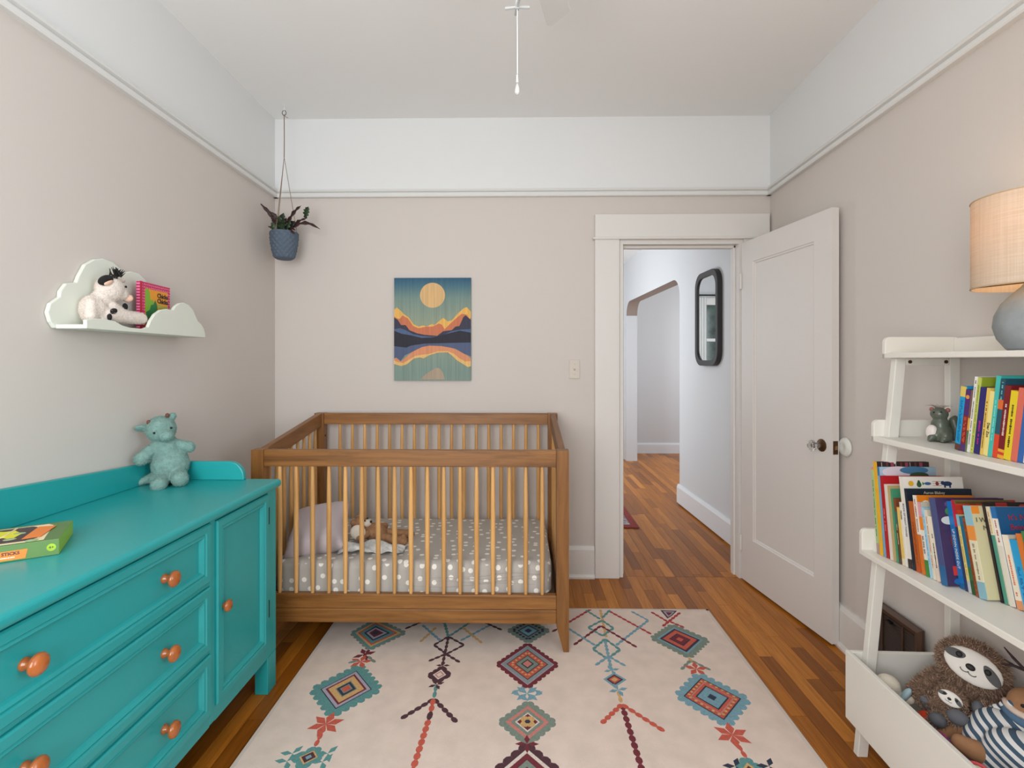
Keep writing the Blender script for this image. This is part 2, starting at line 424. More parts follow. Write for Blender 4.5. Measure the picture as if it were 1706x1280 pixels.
# ---- door casing, jambs
c = thing('trim_4', 'white door casing with a tall head board and thin fillet', None); c['kind'] = 'structure'
MB().box((.437, YB - .022, 0), (.580, YB, 1.990)).build('side_casing', M_TRIM, c, bevel=.003)
MB().box((1.306, YB - .022, 0), (1.449, YB, 1.990)).build('side_casing', M_TRIM, c, bevel=.003)
MB().box((.437, YB - .026, 2.001), (1.452, YB, 2.136)).build('head_casing', M_TRIM, c, bevel=.003)
MB().box((.424, YB - .036, 1.988), (1.455, YB, 2.001)).build('fillet', M_TRIM, c, bevel=.004)
jt = .020
j = MB().box((OX0 - .004, YB - .001, 0), (OX0 + jt, YB + .118, OZ - jt)).box((OX1 - jt, YB - .001, 0), (OX1 + .003, YB + .118, OZ - jt)).box((OX0 - .004, YB - .001, OZ - jt), (OX1 + .003, YB + .118, OZ + .004))
j.build('jamb', M_TRIM, c)
st = MB().box((OX0 + jt, YB + .045, 0), (OX0 + jt + .012, YB + .085, OZ - jt)).box((OX1 - jt - .012, YB + .045, 0), (OX1 - jt, YB + .085, OZ - jt)).box((OX0 + jt, YB + .045, OZ - jt - .014), (OX1 - jt, YB + .085, OZ - jt))
st.build('door_stop', M_TRIM, c, bevel=.002)
for cx0 in (.44, 1.306): MB().box((cx0, YB + .12, 0), (cx0 + .143, YB + .14, 1.99)).build('side_casing', M_TRIM, c)
MB().box((.44, YB + .12, 1.99), (1.449, YB + .14, 2.13)).build('head_casing', M_TRIM, c)

# ---- the open door: local x along the leaf from the hinge, local y = thickness (away from the room), z up
HX, HY = 1.288, 3.004; EX, EY = 1.388, 2.306
ang = math.atan2(EY - HY, EX - HX); DW = math.hypot(EX - HX, EY - HY); DH0, DH1, DT = .012, 1.962, .035
d = thing('door_1', 'white single panel door standing open against the right wall', None, (HX, HY, 0), ang); d['kind'] = 'structure'
def ring(mb, x0, x1, z0, z1, prof, sgn=1, y0=0):
    """nested rectangles (inset, depth) from the outside in, closed by a flat panel; faces towards -y*sgn"""
    o = len(mb.v); vs = []; fs = []
    for ins, dep in prof:
        for x, z in ((x0 + ins, z0 + ins), (x1 - ins, z0 + ins), (x1 - ins, z1 - ins), (x0 + ins, z1 - ins)): vs.append((x, y0 + dep * sgn, z))
    k = len(prof)
    for i in range(k - 1):
        for a in range(4):
            b = (a + 1) % 4; fs.append((i * 4 + a, i * 4 + b, i * 4 + 4 + b, i * 4 + 4 + a))
    fs.append(tuple(range(4 * (k - 1), 4 * k)))
    mb._add(vs, fs)
px0, px1, pz0, pz1 = .108, DW - .112, .265, DH1 - .125
lf = MB()
for a, b in (((0, 0, DH0), (px0, DT, DH1)), ((px1, 0, DH0), (DW, DT, DH1)), ((px0, 0, DH0), (px1, DT, pz0)), ((px0, 0, pz1), (px1, DT, DH1))): lf.box(a, b)
lf.build('leaf_frame', M_DOOR, d)
pn = MB(); ring(pn, px0, px1, pz0, pz1, ((0, .0), (.004, .004), (.010, .006), (.014, .011)), 1, 0)
ring(pn, px0, px1, pz0, pz1, ((0, .0), (.004, .004), (.010, .006), (.014, .011)), -1, DT)
pn.build('panel', M_DOOR, d)
KX, KZ = DW - .062, .890
k = MB(); k.lathe([(.0, 0), (.029, 0), (.029, -.003), (.022, -.007), (.012, -.010), (.010, -.016), (.0, -.016)], 28, c=(KX, 0, KZ), axis='y'); kr = k.build('knob_rose', M_BRONZE, d, smooth=35)
k = MB(); k.lathe([(.0, -.014), (.013, -.014), (.014, -.026), (.010, -.030), (.010, -.036), (.024, -.042), (.026, -.052), (.018, -.060), (.0, -.060)], 8, c=(KX, 0, KZ), axis='y')
tag(k.build('door_knob', mat('crystal', (235, 238, 238), .03, trans=.92, spec=.8), d), 'faceted clear glass door knob')
k = MB(); k.lathe([(.0, DT), (.025, DT), (.025, DT + .003), (.012, DT + .006), (.0, DT + .006)], 28, c=(KX, 0, KZ), axis='y'); k.build('knob_rose', M_BRONZE, d, smooth=35)
MB().box((DW - .001, .006, KZ - .032), (DW + .0015, DT - .006, KZ + .028)).build('latch_plate', M_BRONZE, d)
MB().box((DW, .011, KZ - .010), (DW + .007, DT - .012, KZ + .006)).build('latch_bolt', mat('brass_latch', (150, 120, 90), .35, metal=.8), d)
for hz in (.22, 1.74):
    MB().tube([(-.004, -.004, hz - .045), (-.004, -.004, hz + .045)], .006, 10).build('hinge', M_TRIM, d)
# wall bumper behind the knob
bp_ = Vector((xr(2.335), 2.335, .985))
o = MB().lathe([(.0, 0), (.042, 0), (.042, -.004), (.034, -.013), (.022, -.016), (.014, -.013), (.0, -.012)], 28, axis='x').build('wall_bumper', mat('bumper_white', (222, 222, 214), .35), smooth=40)
o.location = at_x(1409, 745, 1.437); tag(o, 'round white door bumper on the right wall behind the glass knob', 'bumper')

# ---- hallway
def hx(y): return 1.420 - .0356 * (y - 4.652)     # face of the hall wall with the mirror
YE = 7.13; ZH = 2.545; TW = .137
arch = []; a0, a1, za, ra = 4.60, 6.56, 2.025, .17
arch += [(3.14, 0), (a0, 0), (a0, za - ra)]
for i in range(1, 9): t = PI - PI / 2 * i / 8; arch.append((a0 + ra + ra * math.cos(t), za - ra + ra * math.sin(t)))
for i in range(0, 9): t = PI / 2 - PI / 2 * i / 8; arch.append((a1 - ra + ra * math.cos(t), za - ra + ra * math.sin(t)))
arch += [(a1, 0), (YE, 0), (YE, ZH), (3.14, ZH)]
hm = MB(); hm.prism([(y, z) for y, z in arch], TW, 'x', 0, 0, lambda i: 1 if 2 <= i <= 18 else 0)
for v in hm.v: v.x += hx(v.y)
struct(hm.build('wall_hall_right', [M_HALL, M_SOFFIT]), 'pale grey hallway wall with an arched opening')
struct(MB().box((-.75, YE, 0), (3.3, YE + .1, ZH + .05)).build('wall_hall_end', M_HALL), 'pale grey end wall of the hallway')
struct(MB().box((-.75, YB + .11, ZH), (3.3, YE + .1, ZH + .08)).build('ceiling_hall', M_CEIL), 'white hallway ceiling')
struct(MB().box((-.75, YB + .11, 0), (-.65, YE, ZH)).build('wall_hall_left', M_HALL), 'grey left wall of the hallway')
struct(MB().box((3.2, YB + .11, 0), (3.3, YE, ZH)).build('wall_hall_far_right', M_HALL), 'grey wall of the room beyond the arch')
hb = [(0, -.002), (.020, -.002), (.020, .120), (.012, .142), (0, .142)]
hb2 = [(0, .012), (.020, .012), (.020, .150), (.010, .174), (0, .174)]
run('baseboard_hall_right', (hx(3.15), 3.15), (hx(a0), a0 + .02), hb2, (-1, -.0356), 'tall white baseboard along the hallway wall', mat('hall_trim', (228, 230, 232), .45))
run('baseboard_hall_end', (-.65, YE), (3.2, YE), hb, (0, -1), 'white baseboard along the hallway end wall', mat('hall_trim', (228, 230, 232), .45))

# ---- things in the hallway
def rrect(cx, cz, hw, hh, r, n=8):
    pts = []
    for sx, sz, t0 in ((1, 1, 0), (-1, 1, PI / 2), (-1, -1, PI), (1, -1, 3 * PI / 2)):
        for i in range(n + 1):
            t = t0 + PI / 2 * i / n; pts.append((cx + sx * (hw - r) + r * math.cos(t), cz + sz * (hh - r) + r * math.sin(t)))
    return pts
my, mz = 3.925, 1.600
mir = thing('wall_mirror', 'rounded rectangular mirror with a thick black frame on the hallway wall', 'mirror', (hx(my), my, mz - .36), math.atan(.0356))
oo, ii = rrect(0, .36, .215, .36, .11), rrect(0, .36, .178, .318, .092)
fm = MB(); k = len(oo)
vs = [(-.0, p[0], p[1]) for p in oo] + [(-.038, p[0], p[1]) for p in oo] + [(-.038, p[0], p[1]) for p in ii] + [(-.024, p[0], p[1]) for p in ii]
fm._add(vs, [tuple(r * k + q for r, q in ((r0, i), (r0, (i + 1) % k), (r0 + 1, (i + 1) % k), (r0 + 1, i))) for r0 in range(3) for i in range(k)])
fm.build('frame', mat('mirror_frame', (44, 42, 42), .5, bump=.3, bscale=90), mir, bevel=.004)
gm = MB(); gm._add([(-.026, p[0], p[1]) for p in ii], [tuple(range(k))]); gm.build('glass', mat('mirror_glass', (235, 238, 238), .01, metal=1), mir)
w3 = thing('window_3', 'white framed hallway window with a pale curtain seen in the mirror', None); w3['kind'] = 'structure'
MB().box((-.62, YE - .012, 1.02), (.42, YE - .004, 2.10)).build('pane', mat('window_view', (74, 92, 84), .15, var=.7, scale=6, col2=(24, 30, 30), emit=.25), w3)
f = MB()
for a, b in (((-.66, YE - .05, .96), (-.56, YE, 2.16)), ((.36, YE - .05, .96), (.46, YE, 2.16)), ((-.66, YE - .05, 2.06), (.46, YE, 2.16)), ((-.66, YE - .07, .96), (.46, YE, 1.04)), ((-.66, YE - .04, 1.55), (.46, YE, 1.59))): f.box(a, b)
f.build('window_frame', M_TRIM, w3)
cu = MB(); pts = [(.035 + .27 * i / 60, YE - .08 + .018 * math.sin(i * .75)) for i in range(61)]
cu.prism(pts + [(x, y + .004) for x, y in reversed(pts)], 1.32, 'z', .84); cu.build('curtain', mat('sheer', (238, 238, 236), .8), w3)
MB().tube([(-.7, YE - .08, 2.19), (.5, YE - .08, 2.19)], .011).build('curtain_rod', M_BLACK, w3)
hr = thing('hall_runner', 'red bordered patterned runner rug on the hallway floor', 'rug', (.70, 4.9, .0))
MB().box((-.36, -.985, .0005), (.205, 1.3, .007)).build('border', mat('runner_red', (150, 62, 58), .95, var=.35, scale=60), hr)
MB().box((-.31, -.92, .007), (.150, 1.24, .0085)).build('field', mat('runner_field', (196, 178, 176), .95, var=.75, scale=38, col2=(84, 88, 104)), hr)

# ================================================================== DRESSER
DZ = .81; DXF = -.965; DXB = -1.425; DY0, DY1 = .72, 2.005
dr = thing('dresser', 'teal painted dresser with three drawers, a side door and orange wooden knobs', 'dresser', (DXF, 1.36, 0))
def loc(p): return (p[0] - DXF, p[1] - 1.36, p[2])
def L(mb):
    for v in mb.v: v.x -= DXF; v.y -= 1.36
    return mb
b = MB()
b.box((DXB + .001, DY0 + .001, .141), (DXF - .0205, DY1 - .001, DZ - .0305))
L(b).build('carcass', M_TEAL, dr, bevel=.002)
# face frame pieces
ff = MB()
FZ = (.775, .591, .577, .381, .367, .178)
for a, z0, z1 in (((DY0, .79), .1425, DZ - .031), ((1.574, 1.602), .1425, DZ - .031), ((1.936, DY1), .1425, DZ - .031)): ff.box((DXF - .02, a[0], z0), (DXF, a[1], z1))
for z0, z1 in ((.775, .779), (.5775, .5905), (.3675, .3805), (.138, .1775)): ff.box((DXF - .021, .7895, z0), (DXF - .0008, 1.5745, z1))
ff.box((DXF - .021, 1.6015, .138), (DXF - .0008, 1.9365, .186)); ff.box((DXF - .021, 1.6015, .771), (DXF - .0008, 1.9365, .779))
L(ff).build('face_frame', M_TEAL, dr, bevel=.0015)
for y0, y1, x0, x1 in ((DY1 - .066, DY1, DXF - .050, DXF), (DY0, DY0 + .066, DXF - .05, DXF), (DY1 - .066, DY1, DXB, DXB + .05), (DY0, DY0 + .066, DXB, DXB + .05)):
    L(MB().box((x0, y0, 0), (x1, y1, .1408 if x1 > -1.2 else .1405))).build('leg', M_TEAL, dr, bevel=.002)
tp = L(MB().box((DXB - .008, DY0 - .02, DZ - .030), (DXF + .020, DY1 + .012, DZ))).build('top', M_TEAL, dr, bevel=.013, seg=5)
# back splash along the wall, rising towards the camera, and the rounded return at the far end
sp = MB(); xb = xl(1.3) + .004
pr_ = [(DY0, DZ), (DY1 + .006, DZ), (DY1 + .006, .882), (1.75, .898), (1.35, .926), (DY0 + .06, .955), (DY0, .93)]
sp.prism(pr_, .020, 'x', DXB - .012); L(sp).build('back_splash', M_TEAL, dr, bevel=.003)
rt = [(DXB, DZ), (-1.082, DZ)]
for i in range(0, 11): t = PI / 2 * i / 10; rt.append((-1.142 + .060 * math.cos(t), .820 + .062 * math.sin(t)))
rt.append((DXB, .882)); sp = MB().prism(rt, .022, 'y', DY1 - .022); L(sp).build('end_splash', M_TEAL, dr, bevel=.003)
def front_panel(name, y0, y1, z0, z1, m, parent):
    mb = MB(); o = [(0, -.012), (0, .004), (.004, .008), (.024, .008), (.028, .003), (.034, .006), (.040, .001), (.044, -.006)]
    vs = []; fs = []
    for ins, dep in o:
        for y, z in ((y0 + ins, z0 + ins), (y1 - ins, z0 + ins), (y1 - ins, z1 - ins), (y0 + ins, z1 - ins)): vs.append((DXF + dep, y, z))
    kk = len(o)
    for i in range(kk - 1):
        for a in range(4): fs.append((i * 4 + a, i * 4 + (a + 1) % 4, i * 4 + 4 + (a + 1) % 4, i * 4 + 4 + a))
    fs.append(tuple(range(4 * kk - 4, 4 * kk))); fs.append((3, 2, 1, 0)); mb._add(vs, fs)
    return L(mb).build(name, m, parent)
def knob(parent, y, z, s=1.0):
    p = [(.0, -.008), (.0115, -.008), (.0125, -.004), (.0115, -.001), (.0085, .003), (.0078, .009), (.0095, .013), (.0165, .015), (.0205, .018), (.0210, .022), (.0185, .027), (.0110, .031), (.0, .032)]
    kb = MB().lathe([(r * s, h * s) for r, h in p], 24, c=(0, 0, 0), axis='x')
    o = kb.build('knob', M_KNOB, parent, smooth=50); o.location = (0.001, y - 1.36, z); return o
for z1, z0 in ((.7735, .592), (.5765, .3820), (.3665, .179)):
    w = front_panel('drawer', .7915, 1.5725, z0, z1, M_TEAL, dr)
    for ky in (.985, 1.378): knob(w, ky, (z0 + z1) / 2, 1.05)
w = front_panel('cabinet_door', 1.6035, 1.9345, .1875, .7695, M_TEAL, dr); knob(w, 1.640, .485, .92)
for hz in (.685, .330): L(MB().box((DXF - .002, 1.933, hz - .032), (DXF + .007, 1.940, hz + .032))).build('hinge', M_BLACK, w)
# fix the hinges' frame (they are children of the door)

# ---- craft box on the dresser
A = at_z(98.5, 924, DZ); B = at_z(126.5, 890, DZ); C_ = at_z(0, 939, DZ)
ux = (A - C_).normalized(); uy = Vector((-ux.y, ux.x, 0)); bw, bd, bh = .36, .170, .038
gb = thing('craft_kit_box', 'flat green craft kit box with an orange label lying on the teal dresser', 'box', (A.x, A.y, DZ), math.atan2(ux.y, ux.x))
M_BG = mat('box_green', (92, 128, 68), .45); M_LIME = mat('box_lime', (168, 205, 50), .45, var=.25, scale=30, stretch=(1, .02, 1))
M_OR = mat('box_orange', (236, 132, 48), .45); M_CRM = mat('box_cream', (240, 220, 180), .5); M_PLUM = mat('box_plum', (76, 56, 54), .5); M_YEL = mat('box_yellow', (228, 222, 40), .5)
bm_ = MB().box((-bw, 0, .0005), (0, bd, bh), 0)
bm_.f = [f for i, f in enumerate(bm_.f)]; bm_.m[3] = 1
bm_.build('carton', [M_BG, M_LIME], gb, bevel=.001)
def flat(pts, h, m, parent, name, th=.0006):
    return MB().prism(pts, th, 'z', h).build(name, m, parent)
flat([(-.335, .012), (-.030, .012), (-.034, .14), (-.046, .158), (-.335, .158)], bh, M_CRM, gb, 'cover_print')
flat([(-.325, .020), (-.21, .024), (-.060, .020), (-.046, .034), (-.050, .12), (-.075, .150), (-.22, .150), (-.325, .150)], bh + .0006, M_PLUM, gb, 'cover_print')
pts = [(-.33 + .235 * i / 12, .045 + .055 * math.sin(i * .26) + (.012 if i % 2 else 0)) for i in range(13)]
flat(pts + [(x + .01, y + .045 + (.010 if i % 3 else 0)) for i, (x, y) in reversed(list(enumerate(pts)))], bh + .0012, M_YEL, gb, 'cover_print')
flat([(-.074, .034), (-.040, .036), (-.026, .125), (-.062, .135)], bh + .0018, M_OR, gb, 'cover_print')
MB().tube([(-.150, .022, bh + .002), (-.115, .08, bh + .002), (-.105, .148, bh + .002)], .002, 6).build('cover_print', M_CRM, gb)
for x, y in ((-.098, .050), (-.090, .095), (-.052, .016)): MB().ell((x, y, bh + .001), (.013, .008, .0022), nu=10, nv=6).build('cover_print', mat('box_sage', (150, 170, 130), .5), gb)
MB().prism([(-.30, .004), (-.060, .004), (-.056, .025), (-.30, .025)], .0006, 'y', -.0006).build('front_label', M_OR, gb)
text('STICKS', .0100, M_PLUM, gb, (-.0855, -.0009, .0185), (1, 0, 0), (0, 0, 1), squash=1.0, bold=.0003)
mk = MB(); rnd = random.Random(8); xx = -.125
while xx < -.078: l_ = .0012 + .0012 * rnd.random(); mk.box((xx, -.0009, .0085), (xx + l_, -.0006, .0105 + .0008 * rnd.random())); xx += l_ + .0006
mk.build('lettering', mat('ink_white', (240, 232, 214), .5), gb)
o = MB().lathe([(.0, 0), (.0088, 0), (.0088, -.0007), (.0, -.0007)], 20, c=(-.0140, 0, .020), axis='y').build('age_badge', M_LIME, gb)
text('4+', .009, M_PLUM, gb, (-.0140, -.0011, .020), (1, 0, 0), (0, 0, 1))

# ================================================================== CRIB
CX0, CX1, CYF, CYB = -1.184, .211, 2.230, 2.975
crib = thing('crib', 'chestnut brown wooden crib with pale round spindles', 'crib', ((CX0 + CX1) / 2, (CYF + CYB) / 2, 0))
CO = Vector(crib.location)
def CB(mb, name, m, parent=None, **kw):
    for v in mb.v: v -= CO
    return mb.build(name, m, parent or crib, **kw)
ZF, ZBk = .885, .976; PWD = .054; ZG = .009
def post(x0, x1, y0, y1, z1, taper):
    mb = MB(); zt = .12
    lo = [(x0, y0, ZG), (x1, y0, ZG), (x1, y1, ZG), (x0, y1, ZG)]
    mid = [(x0, y0, zt), (x1, y0, zt), (x1, y1, zt), (x0, y1, zt)]
    if taper > 0: lo[0] = (x0 + .030, y0, ZG); lo[3] = (x0 + .030, y1 - .012, ZG); lo[2] = (x1, y1 - .012, ZG)
    else: lo[1] = (x1 - .030, y0, ZG); lo[2] = (x1 - .030, y1 - .012, ZG); lo[3] = (x0, y1 - .012, ZG)
    mb.hexa(lo, mid); mb.hexa(mid, [(x, y, z1) for x, y, z in mid])
    return CB(mb, 'leg', M_CRIBV)
post(CX0, CX0 + PWD, CYF, CYF + PWD, ZF, -1); post(CX1 - PWD, CX1, CYF, CYF + PWD, ZF, 1)
post(CX0, CX0 + PWD, CYB - PWD, CYB, ZBk, -1); post(CX1 - PWD, CX1, CYB - PWD, CYB, ZBk, 1)
IX0, IX1 = CX0 + PWD, CX1 - PWD
def railx(y0, z0, z1, name): return CB(MB().box((IX0, y0, z0), (IX1, y0 + .030, z1)), name, M_CRIB, bevel=.003)
railx(CYF + .004, .812, ZF, 'front_top_rail'); railx(CYB - .050, .913, ZBk, 'back_top_rail')
railx(CYF + .004, .190, .252, 'front_bottom_rail'); railx(CYF + .004, .128, .1885, 'front_apron'); railx(CYB - .050, .128, .252, 'back_bottom_rail')
SY0, SY1 = CYF + PWD, CYB - PWD
for x0 in (CX0 + .012, CX1 - .042):
    mb = MB(); h0, h1 = ZF, ZBk; y0, y1 = SY0, SY1
    mb.hexa([(x0, y0, h0 - .074), (x0 + .03, y0, h0 - .074), (x0 + .03, y1, h1 - .074), (x0, y1, h1 - .074)], [(x0, y0, h0), (x0 + .03, y0, h0), (x0 + .03, y1, h1), (x0, y1, h1)])
    CB(mb, 'side_top_rail', M_CRIBY, bevel=.003)
    CB(MB().box((x0, y0, .128), (x0 + .03, y1, .252)), 'side_bottom_rail', M_CRIBY, bevel=.003)
def spindle_mesh(h):
    n = 9; prof = [(.0078 + .0032 * math.sin(PI * min(1, max(0, i / (n - 1)))) ** .8, h * i / (n - 1)) for i in range(n)]
    return MB().lathe(prof, 10).mesh('spindle', M_SPIN, smooth=50)
def spindles(pts, h):
    me = spindle_mesh(h)
    for p in pts:
        o = bpy.data.objects.new('spindle', me); COL.objects.link(o); o.parent = crib; o.location = Vector(p) - CO
fx = [at_y(466.2 + 27.31 * i, 900, CYF + .019).x for i in range(17)]
spindles([(x, CYF + .019, .251) for x in fx], .813 - .251)
bxs = [at_y(566.6 + 20.64 * i, 740, CYB - .035).x for i in range(17)]
spindles([(x, CYB - .035, .251) for x in bxs], .914 - .251)
for x0 in (CX0 + .027, CX1 - .027):
    for i in range(8):
        t = (i + .7) / 8.4; y = SY0 + (SY1 - SY0) * t; zt = ZF - .073 + (ZBk - ZF) * t
        spindles([(x0, y, .251)], zt - .251)
CB(MB().box((IX0 + .004, SY0 - .015, .222), (IX1 - .004, SY1 + .012, .240)), 'mattress_support', mat('slat_board', (70, 46, 28), .7), None)
CB(MB().box((IX0, CYF + .0335, .1885), (IX1, CYF + .0345, .1900)), 'groove_highlight', mat('seam_highlight', (214, 170, 120), .5))  # pale strip paints the highlight along the groove between rail and apron
for px_ in (CX0 + PWD + .0005,): CB(MB().lathe([(.0, 0), (.006, 0), (.006, .001), (.0, .001)], 12, c=(px_, CYB - .03, .845), axis='x'), 'screw_hole', M_DARKGAP)

# mattress with a dotted sheet
def dots_mat():
    m, nt, b = pr('dotted_sheet'); ge = N(nt, 'ShaderNodeNewGeometry'); sx = N(nt, 'ShaderNodeSeparateXYZ'); sn = N(nt, 'ShaderNodeSeparateXYZ')
    nt.links.new(ge.outputs['Position'], sx.inputs[0]); nt.links.new(ge.outputs['Normal'], sn.inputs[0])
    def vor(ix, iy):
        cb = N(nt, 'ShaderNodeCombineXYZ'); nt.links.new(sx.outputs[ix], cb.inputs[0]); nt.links.new(sx.outputs[iy], cb.inputs[1])
        v = N(nt, 'ShaderNodeTexVoronoi', voronoi_dimensions='2D', feature='F1'); v.inputs['Scale'].default_value = 17.5; v.inputs['Randomness'].default_value = .62
        nt.links.new(cb.outputs[0], v.inputs['Vector'])
        l = N(nt, 'ShaderNodeMath', operation='LESS_THAN'); l.inputs[1].default_value = .19; nt.links.new(v.outputs['Distance'], l.inputs[0]); return l.outputs[0]
    az = N(nt, 'ShaderNodeMath', operation='ABSOLUTE'); nt.links.new(sn.outputs[2], az.inputs[0])
    ay = N(nt, 'ShaderNodeMath', operation='ABSOLUTE'); nt.links.new(sn.outputs[1], ay.inputs[0])
    gz = N(nt, 'ShaderNodeMath', operation='GREATER_THAN'); gz.inputs[1].default_value = .66; nt.links.new(az.outputs[0], gz.inputs[0])
    gy = N(nt, 'ShaderNodeMath', operation='GREATER_THAN'); gy.inputs[1].default_value = .6; nt.links.new(ay.outputs[0], gy.inputs[0])
    m1 = N(nt, 'ShaderNodeMix'); nt.links.new(gy.outputs[0], m1.inputs[0]); nt.links.new(vor(1, 2), m1.inputs[2]); nt.links.new(vor(0, 2), m1.inputs[3])
    m2 = N(nt, 'ShaderNodeMix'); nt.links.new(gz.outputs[0], m2.inputs[0]); nt.links.new(m1.outputs[0], m2.inputs[2]); nt.links.new(vor(0, 1), m2.inputs[3])
    mc = N(nt, 'ShaderNodeMix', data_type='RGBA'); nt.links.new(m2.outputs[0], mc.inputs[0]); mc.inputs[6].default_value = lin((184, 178, 171)); mc.inputs[7].default_value = lin((242, 237, 228))
    nt.links.new(mc.outputs[2], b.inputs['Base Color']); b.inputs['Roughness'].default_value = .9; b.inputs['Specular IOR Level'].default_value = .15
    return m
mt = thing('crib_mattress', 'crib mattress in a fitted grey sheet with white polka dots', 'mattress', (-.487, 2.60, .2405))
x0, x1, y0, y1, h = -.628, .628, -.328, .328, .140
g = MB(); nx, ny = 60, 30
bm = bmesh.new(); bmesh.ops.create_cube(bm, size=1)
for v in bm.verts: v.co = Vector((v.co.x * (x1 - x0), v.co.y * (y1 - y0), (v.co.z + .5) * h))
bmesh.ops.bevel(bm, geom=[e for e in bm.edges if abs(e.verts[0].co.z - e.verts[1].co.z) > .01], offset=.07, segments=8, affect='EDGES', profile=.5)
bmesh.ops.bevel(bm, geom=[e for e in bm.edges if e.verts[0].co.z > h - .001 and e.verts[1].co.z > h - .001 and len(e.link_faces) == 2 and any(abs(f.normal.z) < .5 for f in e.link_faces)], offset=.035, segments=6, affect='EDGES', profile=.5)
me = bpy.data.meshes.new('sheet'); bm.to_mesh(me); bm.free(); me.materials.append(dots_mat()); me.polygons.foreach_set('use_smooth', [True] * len(me.polygons)); me.set_sharp_from_angle(angle=math.radians(60))
o = bpy.data.objects.new('fitted_sheet', me); COL.objects.link(o); o.parent = mt
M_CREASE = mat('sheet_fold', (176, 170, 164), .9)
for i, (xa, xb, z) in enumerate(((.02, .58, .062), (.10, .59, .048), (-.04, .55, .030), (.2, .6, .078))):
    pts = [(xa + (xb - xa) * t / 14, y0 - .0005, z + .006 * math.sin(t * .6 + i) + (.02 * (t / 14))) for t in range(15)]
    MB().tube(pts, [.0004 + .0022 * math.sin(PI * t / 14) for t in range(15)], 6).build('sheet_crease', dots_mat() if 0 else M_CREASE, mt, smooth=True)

ZM = .2405 + .140
# pillow propped against the end of the crib
pil = thing('lavender_pillow', 'plump lavender grey pillow propped in the corner of the crib', 'pillow', (-.96, 2.62, ZM))
bm = bmesh.new(); bmesh.ops.create_grid(bm, x_segments=28, y_segments=28, size=1)
def pillow(bm, w, dpt, t):
    top = bm.verts[:]; geo = bmesh.ops.duplicate(bm, geom=bm.verts[:] + bm.edges[:] + bm.faces[:])
    low = [v for v in geo['geom'] if isinstance(v, bmesh.types.BMVert)]
    for vs, s in ((top, 1), (low, -1)):
        for v in vs:
            x, y = v.co.x, v.co.y; e = (max(0, 1 - x ** 4) * max(0, 1 - y ** 4)) ** .55
            pin = 1 - .10 * (1 - abs(y)) * abs(x) ** 3; pin2 = 1 - .10 * (1 - abs(x)) * abs(y) ** 3
            v.co = Vector((x * w * pin, y * dpt * pin2, s * t * e * (1 + .05 * math.sin(5 * x + 2 * y))))
    bmesh.ops.remove_doubles(bm, verts=bm.verts[:], dist=.0008)
pillow(bm, .135, .165, .064)
bmesh.ops.recalc_face_normals(bm, faces=bm.faces[:])
me = bpy.data.meshes.new('cover'); bm.to_mesh(me); bm.free(); me.materials.append(mat('lavender', (196, 183, 186), .9, bump=.15, bscale=25)); me.polygons.foreach_set('use_smooth', [True] * len(me.polygons))
o = bpy.data.objects.new('cover', me); COL.objects.link(o); o.parent = pil; o.location = (.0, 0, .108); o.rotation_euler = (math.radians(46), math.radians(0), math.radians(8))
PIL = o
pil.location = (-.978, 2.470, ZM); PIL.matrix_basis = Matrix.Translation((0, 0, .082)) @ Matrix.Rotation(math.radians(24), 4, 'X') @ Matrix.Rotation(math.radians(-4), 4, 'Y') @ Matrix.Rotation(math.radians(12), 4, 'Z')

# teddy bear lying on its back on a crumpled muslin
M_TED = mat('teddy_brown', (168, 124, 88), .95, var=.3, scale=60, bump=.6, bscale=180)
M_CREAM = mat('plush_cream', (226, 216, 198), .95, bump=.4, bscale=200)
ted = thing('teddy_bear', 'small brown teddy bear lying on the polka dot mattress', 'plush toy', (-.700, 2.52, ZM))
blob('body', [((-.095, .01, .078), (.046, .044, .042)), ((-.020, .005, .048), (.060, .045, .044)), ((.01, -.025, .030), (.135, -.055, .024), .026, .021), ((.01, .03, .034), (.150, .030, .030), .026, .022),
              ((.135, -.055, .032), (.016, .019, .028)), ((.150, .030, .036), (.016, .019, .028)), ((-.05, -.04, .055), (-.075, -.065, .045), .02, .018), ((-.05, .05, .06), (.01, .075, .055), .02, .018),
              ((-.118, -.032, .105), (.016, .010, .016)), ((-.118, .05, .108), (.016, .01, .016))], M_TED, ted, .005)
MB().ell((-.056, -.004, .094), (.020, .022, .018)).build('muzzle', M_CREAM, ted, smooth=True)
MB().ell((-.038, -.006, .102), (.006, .008, .006)).build('nose', mat('plush_black', (22, 20, 20), .6), ted, smooth=True)
for yy in (-.024, .018): MB().ell((-.062, yy, .112), (.004, .004, .004)).build('eye', mat('plush_black', (22, 20, 20), .6), ted, smooth=True)
MB().ell((-.085, -.060, .068), (.038, .018, .036)).build('round_pad', M_CREAM, ted, smooth=True)
def cloth(name, label, cat, pts_fn, nx, ny, m, parent=None, th=.004, loc_=(0, 0, 0)):
    vs = [pts_fn(i / nx, j / ny) for j in range(ny + 1) for i in range(nx + 1)]
    fs = [(j * (nx + 1) + i, j * (nx + 1) + i + 1, (j + 1) * (nx + 1) + i + 1, (j + 1) * (nx + 1) + i) for j in range(ny) for i in range(nx)]
    me = bpy.data.meshes.new(name); me.from_pydata(vs, [], fs); me.materials.append(m); me.polygons.foreach_set('use_smooth', [True] * len(me.polygons))
    o = bpy.data.objects.new(name, me); COL.objects.link(o); o.location = loc_
    s = o.modifiers.new('thick', 'SOLIDIFY'); s.thickness = th; s.offset = 1
    if parent: o.parent = parent
    if label: tag(o, label, cat)
    return o
M_MUS = mat('muslin', (232, 230, 224), .95, var=.45, scale=22, col2=(164, 166, 168))
